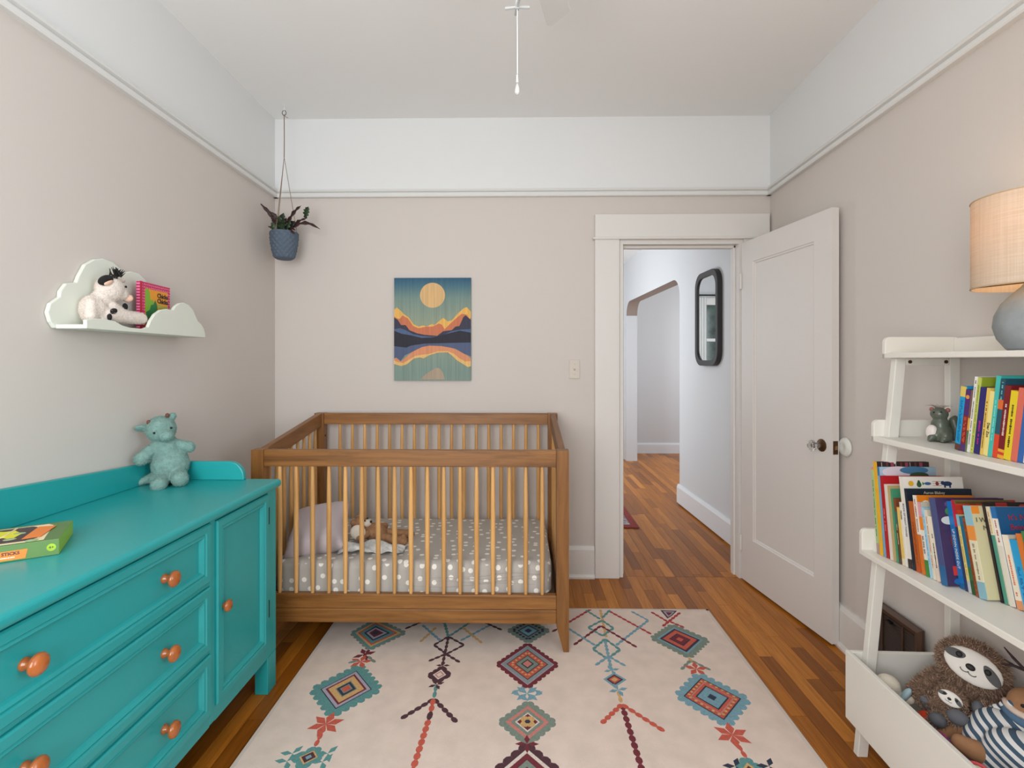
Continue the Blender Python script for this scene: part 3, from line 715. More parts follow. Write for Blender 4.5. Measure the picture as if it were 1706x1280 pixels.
cloth('muslin_blanket', 'crumpled white and grey muslin blanket beside the teddy bear in the crib', 'blanket',
      lambda u, v: (-.13 + .30 * u, -.055 + .10 * v, .0005 + .042 * abs(math.sin(5.2 * u + 2.5 * v)) * (1 - (2 * u - .75) ** 2 * .55) * (.35 + .65 * math.sin(PI * v) ** .5) + .008 * math.sin(14 * u + 9 * v) ** 2),
      36, 20, M_MUS, None, .003, (-.715, 2.405, ZM + .001))

# ================================================================== RUG
RX0, RX1, RY0, RY1 = -.905, .956, .15, 2.628
rug = thing('area_rug', 'cream area rug with coral, teal and plum diamond motifs', 'rug', (.0255, 1.4, 0))
RO = Vector(rug.location)
M_RUG = mat('rug_cream', (226, 206, 193), .95, var=.10, scale=14, bump=.25, bscale=400)
mb = MB().box((RX0 - RO.x, RY0 - RO.y, .0005), (RX1 - RO.x, RY1 - RO.y, .008)); mb.build('pile', M_RUG, rug, bevel=.003)
mb = MB(); e = .012
for a, b in (((RX0, RY0), (RX0 + e, RY1)), ((RX1 - e, RY0), (RX1, RY1)), ((RX0, RY1 - e), (RX1, RY1)), ((RX0, RY0), (RX1, RY0 + e))):
    mb.box((a[0] - RO.x, a[1] - RO.y, .0005), (b[0] - RO.x, b[1] - RO.y, .0088))
mb.build('hem', mat('rug_hem', (206, 194, 184), .95), rug)
RC = dict(plum=(84, 50, 58), maroon=(118, 44, 54), coral=(204, 94, 76), red=(178, 62, 62), teal=(96, 148, 146), sky=(124, 164, 178), grey=(140, 150, 150), sage=(128, 142, 130), navy=(50, 56, 74), gold=(214, 170, 112), cream=(226, 212, 200), lilac=(176, 166, 182), pink=(206, 130, 120))
RM = {k: mat('rug_' + k + '_yarn', v, .95, var=.22, scale=120) for k, v in RC.items()}
RN = list(RC); RMB = MB(); RZ = .0082
def G(px, py): p = at_z(px, py, .008); return Vector((p.x - RO.x, p.y - RO.y, 0))
_lv = [0]
def rpoly(pts, col, lv):
    _lv[0] += 1
    RMB.prism([(p.x, p.y) for p in pts], .00022, 'z', RZ + .00025 * lv + (_lv[0] % 97) * 2.5e-7 * 8 - .0002, RN.index(col))
    if min(p.y for p in pts) + RO.y > 1.70:      # the design repeats, mirrored, on the near half of the rug
        RMB.prism([(p.x, 2.778 - 2 * RO.y - p.y) for p in reversed(pts)], .00022, 'z', RZ + .00025 * lv + (_lv[0] % 97) * 2e-6 - .0002, RN.index(col))
def motif(corners, rings):
    """rings: (fraction of the outline, colour); outline given by its four corners"""
    P = [G(*q) for q in corners]; cc = sum(P, Vector()) / 4
    for i, (s, col) in enumerate(rings): rpoly([cc + (p - cc) * s for p in P], col, i)
    return P, cc
def chain(a, b, col, w=.0075, bead=.030, lv=0):
    d = b - a; Ln = d.length; n = max(1, int(round(Ln / bead))); u = d.normalized(); s = Vector((-u.y, u.x, 0)) * w; st = Ln / n
    for i in range(n):
        p = a + u * (st * i); q = a + u * (st * (i + .985))
        rpoly([p + s * .45, p + u * st * .3 + s, q - u * st * .3 + s, q + s * .45, q - s * .45, q - u * st * .3 - s, p + u * st * .3 - s, p - s * .45], col, lv)
def line(p, q, col, **k): chain(G(*p), G(*q), col, **k)
def fringe(P, col, w=.012, bead=.028):
    for i in range(4): chain(P[i], P[(i + 1) % 4], col, w, bead, 0)
def flower(px, py, col, r=.050, n=6, rot=.4):
    c0 = G(px, py)
    for i in range(n):
        t = rot + 2 * PI * i / n; u = Vector((math.cos(t), math.sin(t), 0)); s = Vector((-u.y, u.x, 0))
        rpoly([c0, c0 + u * r * .5 + s * r * .24, c0 + u * r, c0 + u * r * .5 - s * r * .24], col, i % 2)
def dots(P, cc, s, col, n=4, r=.008, lv=9):
    for i in range(4):
        for k in range(n):
            p = cc + (P[i].lerp(P[(i + 1) % 4], (k + .5) / n) - cc) * s
            rpoly([p + Vector((r * math.cos(t), r * math.sin(t), 0)) for t in (0, 1.05, 2.1, 3.14, 4.2, 5.24)], col, lv)
# centre column
P, cc = motif(((880, 1034), (914, 1051), (880, 1071), (847, 1051)), ((1, 'sage'), (.55, 'navy'), (.45, 'sky'), (.2, 'navy'))); fringe(P, 'sage'); dots(P, cc, .78, 'navy', 5)
P, cc = motif(((879, 1073), (928, 1108), (879, 1146), (829, 1107)), ((1, 'maroon'), (.90, 'lilac'), (.86, 'grey'), (.70, 'navy'), (.66, 'coral'), (.42, 'navy'), (.38, 'sage'), (.22, 'navy'), (.16, 'pink'))); fringe(P, 'maroon'); dots(P, cc, .54, 'gold', 5, .006)
P, cc = motif(((880, 1170), (924, 1204), (879, 1242), (833, 1203)), ((1, 'sage'), (.80, 'pink'), (.62, 'sage'), (.46, 'cream'), (.38, 'maroon'))); fringe(P, 'sage'); dots(P, cc, .22, 'gold', 1, .016); dots(P, cc, .01, 'navy', 1, .010)
P, cc = motif(((878, 1241), (944, 1296), (878, 1360), (812, 1296)), ((1, 'plum'), (.86, 'cream'), (.72, 'maroon'), (.5, 'sage'), (.3, 'maroon'), (.15, 'cream'))); fringe(P, 'plum', .014, .034)
for q in ((850, 1145), (905, 1145), (852, 1164), (906, 1164)): flower(878 + (q[0] - 878) * .45, 1155 + (q[1] - 1155) * .55, 'sky', .042, 2, .7 if (q[0] < 878) == (q[1] < 1155) else 2.4)
flower(878, 1156, 'sky', .055, 4, .78); flower(878, 1240, 'maroon', .04, 4, 0)
# left column of slanting diamonds
P, cc = motif(((626, 1033), (674, 1055), (616, 1082), (587, 1055)), ((1, 'teal'), (.88, 'gold'), (.76, 'coral'), (.66, 'teal'), (.50, 'navy'), (.40, 'lilac'), (.28, 'maroon'), (.14, 'navy'))); fringe(P, 'sage', .014)
P, cc = motif(((598, 1111), (630, 1149), (554, 1191), (523, 1149)), ((1, 'teal'), (.80, 'navy'), (.76, 'lilac'), (.64, 'maroon'), (.56, 'gold'), (.34, 'sage'), (.30, 'navy'), (.20, 'sage'), (.15, 'coral'))); fringe(P, 'teal', .022, .034)
flower(607, 1091, 'maroon', .05, 4, .5); flower(601, 1103, 'coral', .05, 5, .2); line((596, 1101), (580, 1105), 'sage'); line((613, 1094), (625, 1104), 'sage'); line((615, 1083), (606, 1094), 'maroon')
flower(543, 1207, 'coral', .062, 6); line((541, 1212), (525, 1244), 'coral'); P, cc = motif(((527, 1246), (536, 1262), (501, 1280), (492, 1262)), ((1, 'sage'), (.7, 'gold'), (.55, 'plum'), (.25, 'sky'))); fringe(P, 'teal')
for q in ((487, 1256), (546, 1256), (478, 1269), (537, 1270)): flower(*q, 'teal', .04, 3, 1)
# left arrow column
P, cc = motif(((737, 1111), (750, 1125), (728, 1138), (714, 1125)), ((1, 'plum'), (.62, 'cream'), (.45, 'pink'), (.3, 'cream'))); fringe(P, 'plum', .009)
for a, b in (((747, 1061), (773, 1075)), ((773, 1075), (744, 1090)), ((744, 1090), (723, 1075)), ((723, 1075), (747, 1061)), ((747, 1062), (737, 1109))): line(a, b, 'plum', w=.007)
line((743, 1090), (714, 1102), 'plum'); line((743, 1090), (766, 1104), 'plum'); flower(738, 1109, 'plum', .03, 4, 0); flower(727, 1141, 'plum', .034, 4, .5)
line((727, 1142), (723, 1163), 'teal'); line((723, 1165), (668, 1198), 'plum', w=.010); line((723, 1165), (761, 1204), 'plum', w=.010)
line((722, 1165), (718, 1186), 'coral', w=.010); line((718, 1186), (714, 1200), 'plum', w=.010); line((714, 1200), (676, 1320), 'coral', w=.011)
line((675, 1048), (706, 1035), 'plum'); line((704, 1042), (734, 1068), 'sky'); line((816, 1042), (767, 1068), 'sky'); line((790, 1030), (836, 1050), 'plum'); line((771, 1046), (803, 1072), 'gold'); line((726, 1046), (700, 1070), 'gold')
line((740, 1036), (747, 1061), 'teal'); line((785, 1036), (749, 1060), 'teal')
# right arrow column
line((1000, 1016), (1010, 1062), 'gold'); line((1003, 1034), (1022, 1047), 'teal'); line((1022, 1047), (1004, 1060), 'teal'); line((1004, 1060), (980, 1046), 'teal'); line((980, 1046), (1003, 1034), 'teal')
line((1001, 1043), (956, 1075), 'maroon'); line((1001, 1043), (1061, 1079), 'maroon'); line((1008, 1065), (1033, 1083), 'teal'); line((1033, 1083), (1012, 1098), 'teal'); line((1012, 1098), (988, 1082), 'teal'); line((988, 1082), (1008, 1065), 'teal')
line((1008, 1068), (1019, 1118), 'sky'); line((1014, 1094), (992, 1109), 'sky'); line((1014, 1094), (1042, 1110), 'sky'); flower(1019, 1117, 'sky', .035, 4, .3)
P, cc = motif(((1023, 1121), (1044, 1133), (1024, 1146), (1005, 1132)), ((1, 'sky'), (.72, 'plum'), (.5, 'coral'), (.3, 'gold'))); flower(1030, 1150, 'sky', .04, 4, .3)
line((1030, 1152), (1035, 1171), 'gold'); line((1036, 1174), (1002, 1206), 'coral', w=.010); line((1036, 1174), (1107, 1219), 'coral', w=.010); line((1036, 1174), (1084, 1330), 'maroon', w=.011)
line((985, 1015), (946, 1038), 'red'); line((1014, 1018), (1085, 1057), 'red'); line((1052, 1019), (1080, 1034), 'sky'); line((1080, 1034), (1026, 1076), 'sky'); line((946, 1047), (992, 1076), 'sky'); line((936, 1044), (920, 1053), 'maroon'); line((1016, 1017), (1003, 1030), 'teal'); line((976, 1017), (1000, 1032), 'teal')
# right column of slanting diamonds
line((1085, 1020), (1112, 1036), 'red'); line((1133, 1021), (1104, 1044), 'red'); line((1116, 1036), (1140, 1046), 'red')
P, cc = motif(((1100, 1017), (1128, 1018), (1120, 1026), (1112, 1031)), ((1, 'plum'), (.7, 'lilac'), (.4, 'maroon')))
P, cc = motif(((1120, 1042), (1178, 1067), (1148, 1095), (1087, 1064)), ((1, 'sage'), (.84, 'sky'), (.74, 'navy'), (.70, 'plum'), (.62, 'coral'), (.40, 'navy'), (.34, 'maroon'), (.14, 'coral'))); fringe(P, 'sage', .016)
line((1148, 1096), (1153, 1105), 'gold'); line((1150, 1101), (1135, 1116), 'sage'); line((1152, 1101), (1184, 1117), 'sage'); flower(1160, 1115, 'coral', .05, 5, .2)
P, cc = motif(((1165, 1125), (1243, 1165), (1210, 1207), (1131, 1160)), ((1, 'sky'), (.86, 'navy'), (.81, 'coral'), (.66, 'pink'), (.60, 'coral'), (.50, 'navy'), (.44, 'sky'), (.14, 'navy'))); fringe(P, 'sky', .022, .034); dots(P, cc, .73, 'gold', 6, .006)
flower(1220, 1225, 'coral', .062, 6); line((1222, 1230), (1243, 1263), 'coral'); P, cc = motif(((1242, 1264), (1280, 1290), (1262, 1318), (1222, 1290)), ((1, 'teal'), (.7, 'gold'), (.5, 'plum'), (.2, 'sky'))); fringe(P, 'teal')
for q in ((1225, 1277), (1281, 1277)): flower(*q, 'navy', .04, 3, 1)
o = RMB.build('woven_pattern', [RM[k] for k in RN], rug)

# ================================================================== WALL THINGS
# landscape print on a wood panel
art = thing('landscape_print', 'wood panel print of a moon over orange mountains and a lake', 'picture', (-.519, YB, 1.161))
AW, AH, AT = .454, .606, .018
M_SKY_ = None
m, nt, b_ = pr('print_sky'); tc = N(nt, 'ShaderNodeTexCoord'); sx = N(nt, 'ShaderNodeSeparateXYZ'); rp = N(nt, 'ShaderNodeValToRGB'); nt.links.new(tc.outputs['Object'], sx.inputs[0])
mr = N(nt, 'ShaderNodeMapRange'); mr.inputs[2].default_value = AH; nt.links.new(sx.outputs[2], mr.inputs[0]); nt.links.new(mr.outputs[0], rp.inputs[0])
e = rp.color_ramp.elements; e[0].color = lin((128, 150, 140)); e[0].position = .1; e[1].color = lin((44, 88, 118)); e[1].position = 1
x = e.new(.55); x.color = lin((150, 160, 138)); x = e.new(.80); x.color = lin((120, 144, 136)); x = e.new(.92); x.color = lin((70, 112, 128))
mp = N(nt, 'ShaderNodeMapping'); mp.inputs['Scale'].default_value = (90, 90, 2); nt.links.new(tc.outputs['Object'], mp.inputs['Vector'])
no = N(nt, 'ShaderNodeTexNoise'); no.inputs['Scale'].default_value = 1.5; nt.links.new(mp.outputs[0], no.inputs['Vector'])
mx = N(nt, 'ShaderNodeMix', data_type='RGBA', blend_type='MULTIPLY'); mx.inputs[0].default_value = .45; nt.links.new(rp.outputs[0], mx.inputs[6]); nt.links.new(no.outputs['Fac'], mx.inputs[7])
ga = N(nt, 'ShaderNodeHueSaturation'); ga.inputs['Value'].default_value = 1.25; nt.links.new(mx.outputs[2], ga.inputs['Color']); nt.links.new(ga.outputs[0], b_.inputs['Base Color']); b_.inputs['Roughness'].default_value = .7
M_SKY_ = m
MB().box((-AW / 2, -AT, 0), (AW / 2, -.001, AH)).build('panel', [M_SKY_], art)
def aq(u, v): return (-AW / 2 + AW * u, AH * (1 - v))      # u right, v down, 0..1
def apoly(pts, col, lv, nm):
    mm = mat('print_' + nm, col, .7, var=.16, scale=6, stretch=(16, 16, .6))
    MB().prism([aq(*p) for p in pts], -.0004, 'y', -AT - .0004 * lv).build('print_' + nm, mm, art)
cir = [(.5 + .163 * math.cos(2 * PI * i / 32), .170 + .122 * math.sin(2 * PI * i / 32)) for i in range(32)]
apoly(cir, (226, 184, 128), 0, 'moon')
crest = [(0, .31), (.035, .288), (.10, .33), (.12, .35), (.19, .385), (.25, .45), (.32, .475), (.38, .463), (.42, .475), (.49, .45), (.53, .46), (.58, .425), (.64, .39), (.70, .425), (.76, .41), (.82, .355), (.90, .30), (.945, .285), (1, .33)]
apoly(crest + [(1, .60), (0, .60)], (240, 186, 96), 1, 'peaks')
mid = [(0, .375), (.04, .395), (.075, .40), (.11, .365), (.18, .395), (.25, .47), (.32, .49), (.42, .475), (.50, .475), (.58, .445), (.62, .455), (.66, .50), (.72, .455), (.80, .40), (.88, .35), (.95, .36), (.98, .40), (1, .39)]
apoly(mid + [(1, .60), (0, .60)], (210, 122, 86), 2, 'slopes')
dark = [(0, .385), (.05, .41), (.09, .46), (.15, .46), (.20, .51), (.30, .54), (.40, .555), (.56, .565), (.64, .52), (.69, .515), (.75, .51), (.80, .475), (.85, .47), (.90, .385), (.93, .365), (1, .41)]
apoly(dark + [(1, .66), (0, .66)], (58, 58, 78), 3, 'ridge')
mist = [(0, .50), (.08, .49), (.15, .51), (.25, .55), (.36, .565), (.50, .575), (.64, .555), (.75, .52), (.86, .505), (1, .50)]
apoly(mist + [(1, .60), (0, .60)], (82, 104, 140), 4, 'mist')
shore = [(0, .515), (.10, .545), (.22, .56), (.36, .585), (.50, .58), (.66, .55), (.86, .515), (1, .535)]
apoly(shore + [(1, .63), (.4, .64), (.22, .66), (.16, .68), (0, .665)], (40, 40, 52), 5, 'shore')
rdark = [(0, .650), (.14, .665), (.22, .655), (.35, .635), (.60, .625), (.80, .625), (1, .62)]
rlow = [(1, .765), (.90, .735), (.80, .69), (.62, .665), (.46, .66), (.36, .675), (.24, .72), (.14, .755), (.085, .81), (.03, .775), (0, .785)]
apoly(rdark + rlow, (86, 98, 130), 4, 'lake_ridge')
ror = [(1, .785), (.96, .76), (.90, .735), (.80, .695), (.68, .665), (.46, .655), (.36, .675), (.24, .72), (.16, .77), (.085, .815), (.03, .78), (0, .785)]
apoly([(u, v) for u, v in reversed(ror)] + [(1, .815), (.93, .82), (.85, .79), (.78, .745), (.70, .72), (.58, .72), (.46, .745), (.36, .755), (.28, .765), (.20, .80), (.12, .835), (.05, .825), (0, .81)], (226, 150, 108), 3, 'lake_slopes')
apoly([(0, .805), (.05, .82), (.12, .83), (.20, .795), (.28, .76), (.36, .75), (.46, .74), (.58, .715), (.70, .715), (.78, .74), (.85, .785), (.93, .815), (1, .81), (1, .86), (.96, .87), (.90, .84), (.82, .805), (.75, .755), (.70, .725), (.56, .73), (.46, .755), (.38, .785), (.34, .775), (.26, .785), (.16, .845), (.09, .86), (0, .84)], (240, 192, 118), 4, 'lake_peaks')
apoly([(.34, .99), (.40, .945), (.48, .905), (.55, .875), (.60, .885), (.64, .93), (.66, .99)], (180, 160, 138), 1, 'lake_moon')

# light switch
sw = thing('light_switch', 'ivory toggle light switch plate beside the door casing', 'light switch', (.3185, YB, 1.172))
MB().box((-.0315, -.006, 0), (.0315, 0, .112)).build('plate', mat('ivory_plate', (212, 200, 188), .35), sw, bevel=.003)
MB().hexa([(-.005, -.006, .048), (.005, -.006, .048), (.005, -.006, .064), (-.005, -.006, .064)], [(-.004, -.017, .058), (.004, -.017, .058), (.004, -.016, .066), (-.004, -.016, .066)]).build('toggle', mat('ivory_toggle', (216, 206, 194), .35), sw)
for z in (.026, .086): MB().lathe([(.0, 0), (.003, 0), (.003, -.0015), (.0, -.0015)], 10, c=(0, -.006, z), axis='y').build('screw', mat('screw_paint', (190, 180, 170), .4), sw)

# return air grille on the right wall
vy0, vy1, vz0, vz1 = 1.765, 2.05, .045, .333
vt = thing('wall_grille', 'brown louvred metal air grille low on the right wall', 'vent', (xr(1.95) - .0195, 1.95, .19), -math.atan(.0303))
M_VENT = mat('vent_brown', (84, 62, 48), .45, metal=.3); M_VDK = mat('vent_dark', (30, 24, 21), .6)
hy, hz = (vy1 - vy0) / 2, (vz1 - vz0) / 2; f = MB()
vs = []; prof = ((0, 0), (0, -.010), (.014, -.018), (.030, -.013), (.036, -.004))
for ins, dd in prof:
    for y, z in ((-hy + ins, -hz + ins), (hy - ins, -hz + ins), (hy - ins, hz - ins), (-hy + ins, hz - ins)): vs.append((dd, y, z))
f._add(vs, [(i * 4 + a, i * 4 + (a + 1) % 4, i * 4 + 4 + (a + 1) % 4, i * 4 + 4 + a) for i in range(len(prof) - 1) for a in range(4)])
f.build('frame', M_VENT, vt)
MB().box((-.002, -hy + .03, -hz + .03), (.0, hy - .03, hz - .03)).build('backing', M_VDK, vt)
nl_ = 22; lm = MB().hexa([(-.010, -hy + .034, -.0012), (-.010, hy - .034, -.0012), (-.003, hy - .034, .004), (-.003, -hy + .034, .004)], [(-.010, -hy + .034, -.0002), (-.010, hy - .034, -.0002), (-.003, hy - .034, .005), (-.003, -hy + .034, .005)]).mesh('louvre', mat('vent_slat', (66, 50, 42), .45, metal=.3))
for i in range(nl_):
    o = bpy.data.objects.new('louvre', lm); COL.objects.link(o); o.parent = vt; o.location = (0, 0, -hz + .044 + (2 * hz - .088) * i / (nl_ - 1))
for yy in (-.05, .06): MB().box((-.012, yy - .003, -hz + .034), (-.009, yy + .003, hz - .034)).build('divider', M_VENT, vt)
MB().box((-.022, .0, hz - .05), (-.010, .022, hz - .042)).build('lever', M_BLACK, vt)

# hanging planter
pl = thing('hanging_planter', 'blue grey textured pot hanging by cords from the ceiling corner', 'planter', (-1.330, 2.86, 1.848))
M_POT = mat('pot_blue', (84, 98, 114), .7)
prof = [(.0, 0), (.040, 0), (.050, .006), (.062, .045), (.070, .095), (.073, .140), (.073, .150), (.067, .150), (.066, .130), (.0, .128)]
mb = MB(); n = 96; vs = []; fs = []
ph = [0, .004] + [.008 + .142 * q / 40 for q in range(41)] + [.152]
def pr_r(h):
    for (r0, h0), (r1, h1) in zip(prof[1:6], prof[2:7]):
        if h0 <= h <= h1 and h1 > h0: return r0 + (r1 - r0) * (h - h0) / (h1 - h0)
    return .073
for i, h in enumerate(ph):
    for a in range(n):
        t = 2 * PI * a / n; r = pr_r(h) + (.0055 * abs(math.sin(8 * t + 95 * h) * math.sin(8 * t - 95 * h)) if 1 < i < len(ph) - 2 else 0); vs.append((r * math.cos(t), r * math.sin(t), h))
for i in range(len(ph) - 1):
    for a in range(n): fs.append((i * n + a, i * n + (a + 1) % n, (i + 1) * n + (a + 1) % n, (i + 1) * n + a))
fs.append(tuple(range(n - 1, -1, -1))); mb._add(vs, fs); mb.build('pot', M_POT, pl, smooth=True)
MB().lathe([(.0, .134), (.070, .134), (.070, .140), (.0, .141)], 24).build('soil', mat('soil', (48, 36, 28), .95, bump=1, bscale=80), pl)
M_CORD = mat('cord_brown', (134, 104, 84), .8); KZ_ = .575
for a in (2.6, .2, 4.5):
    MB().tube([(.070 * math.cos(a), .070 * math.sin(a), .138), (0, 0, KZ_)], .0016, 6).build('cord', M_CORD, pl)
MB().tube([(0, 0, KZ_), (.001, 0, KZ_ + .1), (0, 0, .815)], .0026, 6).build('cord', M_CORD, pl)
MB().tube([(0, 0, .812), (.012, 0, .80), (.022, 0, .797)], .0016, 6).build('cord_tail', M_CORD, pl)
ringp = [(.011 * math.cos(t), 0, .825 + .014 * math.sin(t)) for t in [2 * PI * i / 16 for i in range(17)]]
MB().tube(ringp, .0022, 6).build('ring', mat('ring_grey', (110, 104, 100), .4, metal=.6), pl)
MB().tube([(0, 0, .836), (0, 0, .850), (.006, 0, .856), (0, 0, .862), (0, 0, .8695)], .003, 6).build('ceiling_hook', mat('hook_white', (225, 224, 220), .4), pl)
plant = thing('trailing_plant', 'dark green and burgundy wavy leaved plant growing in the hanging pot', 'plant', (-1.330, 2.86, 1.98))
M_LG = mat('leaf_green', (48, 72, 40), .45, var=.5, scale=40, col2=(24, 40, 26)); M_LR = mat('leaf_burgundy', (62, 34, 32), .5, var=.3, scale=40)
def leaf(p0, p1, bend, w, m, fold=.25, n=14):
    p0, p1 = Vector(p0), Vector(p1); d = p1 - p0; side = d.cross(Vector((0, -1, .45))).normalized(); up = side.cross(d).normalized()
    vs = []; fs = []
    for i in range(n + 1):
        t = i / n; c_ = p0 + d * t + Vector((0, 0, bend * math.sin(PI * t))); ww = w * (math.sin(PI * min(1, t * .92 + .06)) ** .8) * (1 + .22 * math.sin(t * 26)) + .001
        wav = .0035 * math.sin(t * 24)
        vs += [c_ - side * ww + up * (fold * ww + wav), c_, c_ + side * ww + up * (fold * ww - wav)]
    for i in range(n): fs += [(3 * i, 3 * i + 1, 3 * i + 4, 3 * i + 3), (3 * i + 1, 3 * i + 2, 3 * i + 5, 3 * i + 4)]
    me = bpy.data.meshes.new('leaf'); me.from_pydata(vs, [], fs); me.materials.append(m); me.polygons.foreach_set('use_smooth', [True] * len(me.polygons))
    o = bpy.data.objects.new('leaf', me); COL.objects.link(o); o.parent = plant
    s = o.modifiers.new('t', 'SOLIDIFY'); s.thickness = .0012
    MB().tube([p0, p0.lerp(p1, .3) + Vector((0, 0, bend * .8))], .0016, 5).build('leaf_stem', M_LR, plant)
for p0, p1, bend, w, m in (((.02, -.02, .01), (.215, -.03, .030), .045, .010, M_LR), ((-.01, 0, .03), (-.118, -.03, .172), .01, .010, M_LR), ((-.015, -.01, .02), (-.055, -.03, .125), .015, .016, M_LR), ((0, 0, .03), (.105, -.02, .165), .02, .010, M_LR), ((.01, .01, .03), (.13, .0, .10), .012, .008, M_LR),
                         ((.12, 0, .10), (.145, -.02, .158), .004, .017, M_LG), ((-.01, -.03, .0), (.02, -.05, .115), .01, .020, M_LG), ((.01, -.03, .0), (.055, -.045, .075), .01, .024, M_LG), ((-.02, -.03, .0), (-.045, -.05, .05), .015, .018, M_LG), ((.0, -.04, .0), (.03, -.07, .045), .015, .022, M_LG),
                         ((.02, -.02, .0), (.085, -.06, -.004), .022, .008, M_LR), ((.03, -.02, .01), (.085, -.05, .018), .02, .009, M_LR), ((-.02, -.02, .01), (-.075, -.03, .045), .012, .008, M_LR), ((.0, .02, .0), (-.02, .03, .10), .01, .018, M_LR), ((-.01, -.02, .03), (-.02, -.05, .09), .01, .015, M_LR), ((.02, 0, .02), (.05, .02, .09), .01, .018, M_LG), ((-.03, -.01, .02), (-.062, -.02, .100), .02, .012, M_LR)):
    leaf(p0, p1, bend, w, m)
rnd = random.Random(21)
for i in range(14):
    a = 2 * PI * i / 14 + rnd.random() * .3; r = .045 + .03 * rnd.random()
    leaf((.015 * math.cos(a), .015 * math.sin(a) - .01, .0), (r * math.cos(a), r * math.sin(a) - .012, .045 + .05 * rnd.random()), .014, .011 + .008 * rnd.random(), M_LG if i % 3 else M_LR)

# ceiling fan (mostly above the frame)
fan = thing('ceiling_fan', 'white ceiling fan with one blade and pull chain in view', 'ceiling fan', (-.008, 1.243, ZC))
M_FAN = mat('fan_white', (226, 225, 222), .4); M_FANG = mat('fan_grey', (176, 176, 174), .4)
MB().lathe([(.0, 0), (.065, 0), (.065, -.02), (.04, -.05), (.0, -.05)], 28).build('canopy', M_FAN, fan, smooth=40)
MB().tube([(0, 0, -.04), (0, 0, -.17)], .013, 12).build('downrod', M_FAN, fan)
MB().lathe([(.0, -.15), (.06, -.155), (.105, -.18), (.112, -.22), (.105, -.255), (.06, -.275), (.0, -.275)], 32).build('motor_housing', M_FAN, fan, smooth=40)
MB().lathe([(.0, -.27), (.055, -.275), (.055, -.34), (.04, -.365), (.0, -.366)], 28).build('switch_housing', M_FAN, fan, smooth=40)
MB().tube([(0, 0, -.36), (0, 0, -.555)], .008, 10).build('stem', M_FAN, fan)
cr = MB(); zc = -.583
for a, r0 in ((.15, .030), (PI - .25, .030), (PI * 1.5 + .2, .030), (PI / 2 + .15, .030)):
    cr.tube([(0, 0, zc), (r0 * math.cos(a), r0 * math.sin(a), zc + .002)], .0035, 8)
cr.tube([(0, 0, -.555), (0, 0, zc - .006)], .005, 8); cr.build('cross_bracket', M_FANG, fan)
bl = []
for i in range(5):
    ar = thing('blade', None, None); 
    bpy.data.objects.remove(ar)
    a = math.radians(75 - 72 * i); w0, w1, r0, r1 = .036, .045, .13, .545
    ca, sa = math.cos(a), math.sin(a)
    mb = MB(); rot = Matrix.Rotation(a, 4, 'Z') @ Matrix.Rotation(math.radians(-4), 4, 'X')
    pts = [(r0, -w0), (r0, w0), (r1 + .012, w1), (r1 + .022, w1 - .010), (r1 - .026, -w1 + .006), (r1 - .034, -w1)]
    mb.T = Matrix.Translation((0, 0, -.262)) @ rot; mb.prism(pts, .006, 'z', -.003)
    o = mb.build('blade', mat('fan_blade', (222, 220, 217), .5), fan, bevel=.002)
    mb = MB(); mb.T = Matrix.Translation((0, 0, -.262)) @ rot; mb.box((.09, -.018, .004), (.19, .018, .008)); mb.build('blade_iron', M_FAN, fan)
MB().tube([(0, 0, -.589), (.0005, 0, -.745)], .0010, 6).build('pull_chain', mat('chain_white', (240, 240, 238), .3), fan)
MB().lathe([(.0, -.747), (.0016, -.747), (.0028, -.766), (.0022, -.7665), (.0, -.7665)], 10).build('pull_sleeve', mat('chain_white', (240, 240, 238), .3), fan)
MB().lathe([(.0, -.768), (.0022, -.769), (.0040, -.776), (.0060, -.784), (.0056, -.791), (.003, -.795), (.0, -.796)], 16).build('pull_drop', mat('frosted_drop', (240, 238, 234), .15, trans=.5), fan, smooth=60)

# ================================================================== CLOUD SHELF
cs = thing('cloud_shelf', 'white cloud shaped wall shelf on the left wall', 'shelf', (xl(1.84), 1.84, 1.375), .0189)
def cp(pts): return [(y - 1.84, z - 1.375) for y, z in pts]
backp = [(1.540, 1.376), (1.525, 1.395), (1.516, 1.422), (1.525, 1.450), (1.558, 1.474), (1.560, 1.492), (1.580, 1.519), (1.618, 1.528), (1.628, 1.552), (1.652, 1.592), (1.689, 1.616), (1.726, 1.626), (1.770, 1.622), (1.812, 1.600), (1.822, 1.594), (1.852, 1.604), (1.893, 1.604), (1.929, 1.585), (1.950, 1.555), (1.985, 1.560), (2.030, 1.545), (2.055, 1.51), (2.06, 1.49), (2.10, 1.475), (2.135, 1.44), (2.145, 1.40), (2.140, 1.376)]
def smooth_loop(p, it=1):
    for _ in range(it):
        q = []
        for i in range(len(p)):
            a, b = p[i], p[(i + 1) % len(p)]; q.append(a); q.append(((a[0] + b[0]) / 2, (a[1] + b[1]) / 2))
        p = q
    return p
MB().prism(cp(backp), .013, 'x', .002).build('back_board', M_CLOUD, cs, bevel=.003)
MB().box((.015, 1.541 - 1.84, 0), (.100, 2.146 - 1.84, .013)).build('shelf_board', M_CLOUD, cs, bevel=.002)
lip = [(1.539, 1.375), (1.539, 1.402), (1.570, 1.408), (1.610, 1.410), (1.652, 1.406), (1.685, 1.394), (1.72, 1.389), (1.780, 1.389), (1.806, 1.397), (1.818, 1.420), (1.840, 1.446), (1.870, 1.464), (1.905, 1.472), (1.940, 1.471), (1.955, 1.488), (1.980, 1.502), (2.005, 1.507), (2.035, 1.502), (2.064, 1.484), (2.083, 1.458), (2.095, 1.441), (2.120, 1.430), (2.140, 1.410), (2.147, 1.39), (2.147, 1.375)]
MB().prism(cp(lip), .012, 'x', .100).build('front_board', M_CLOUD, cs, bevel=.002)

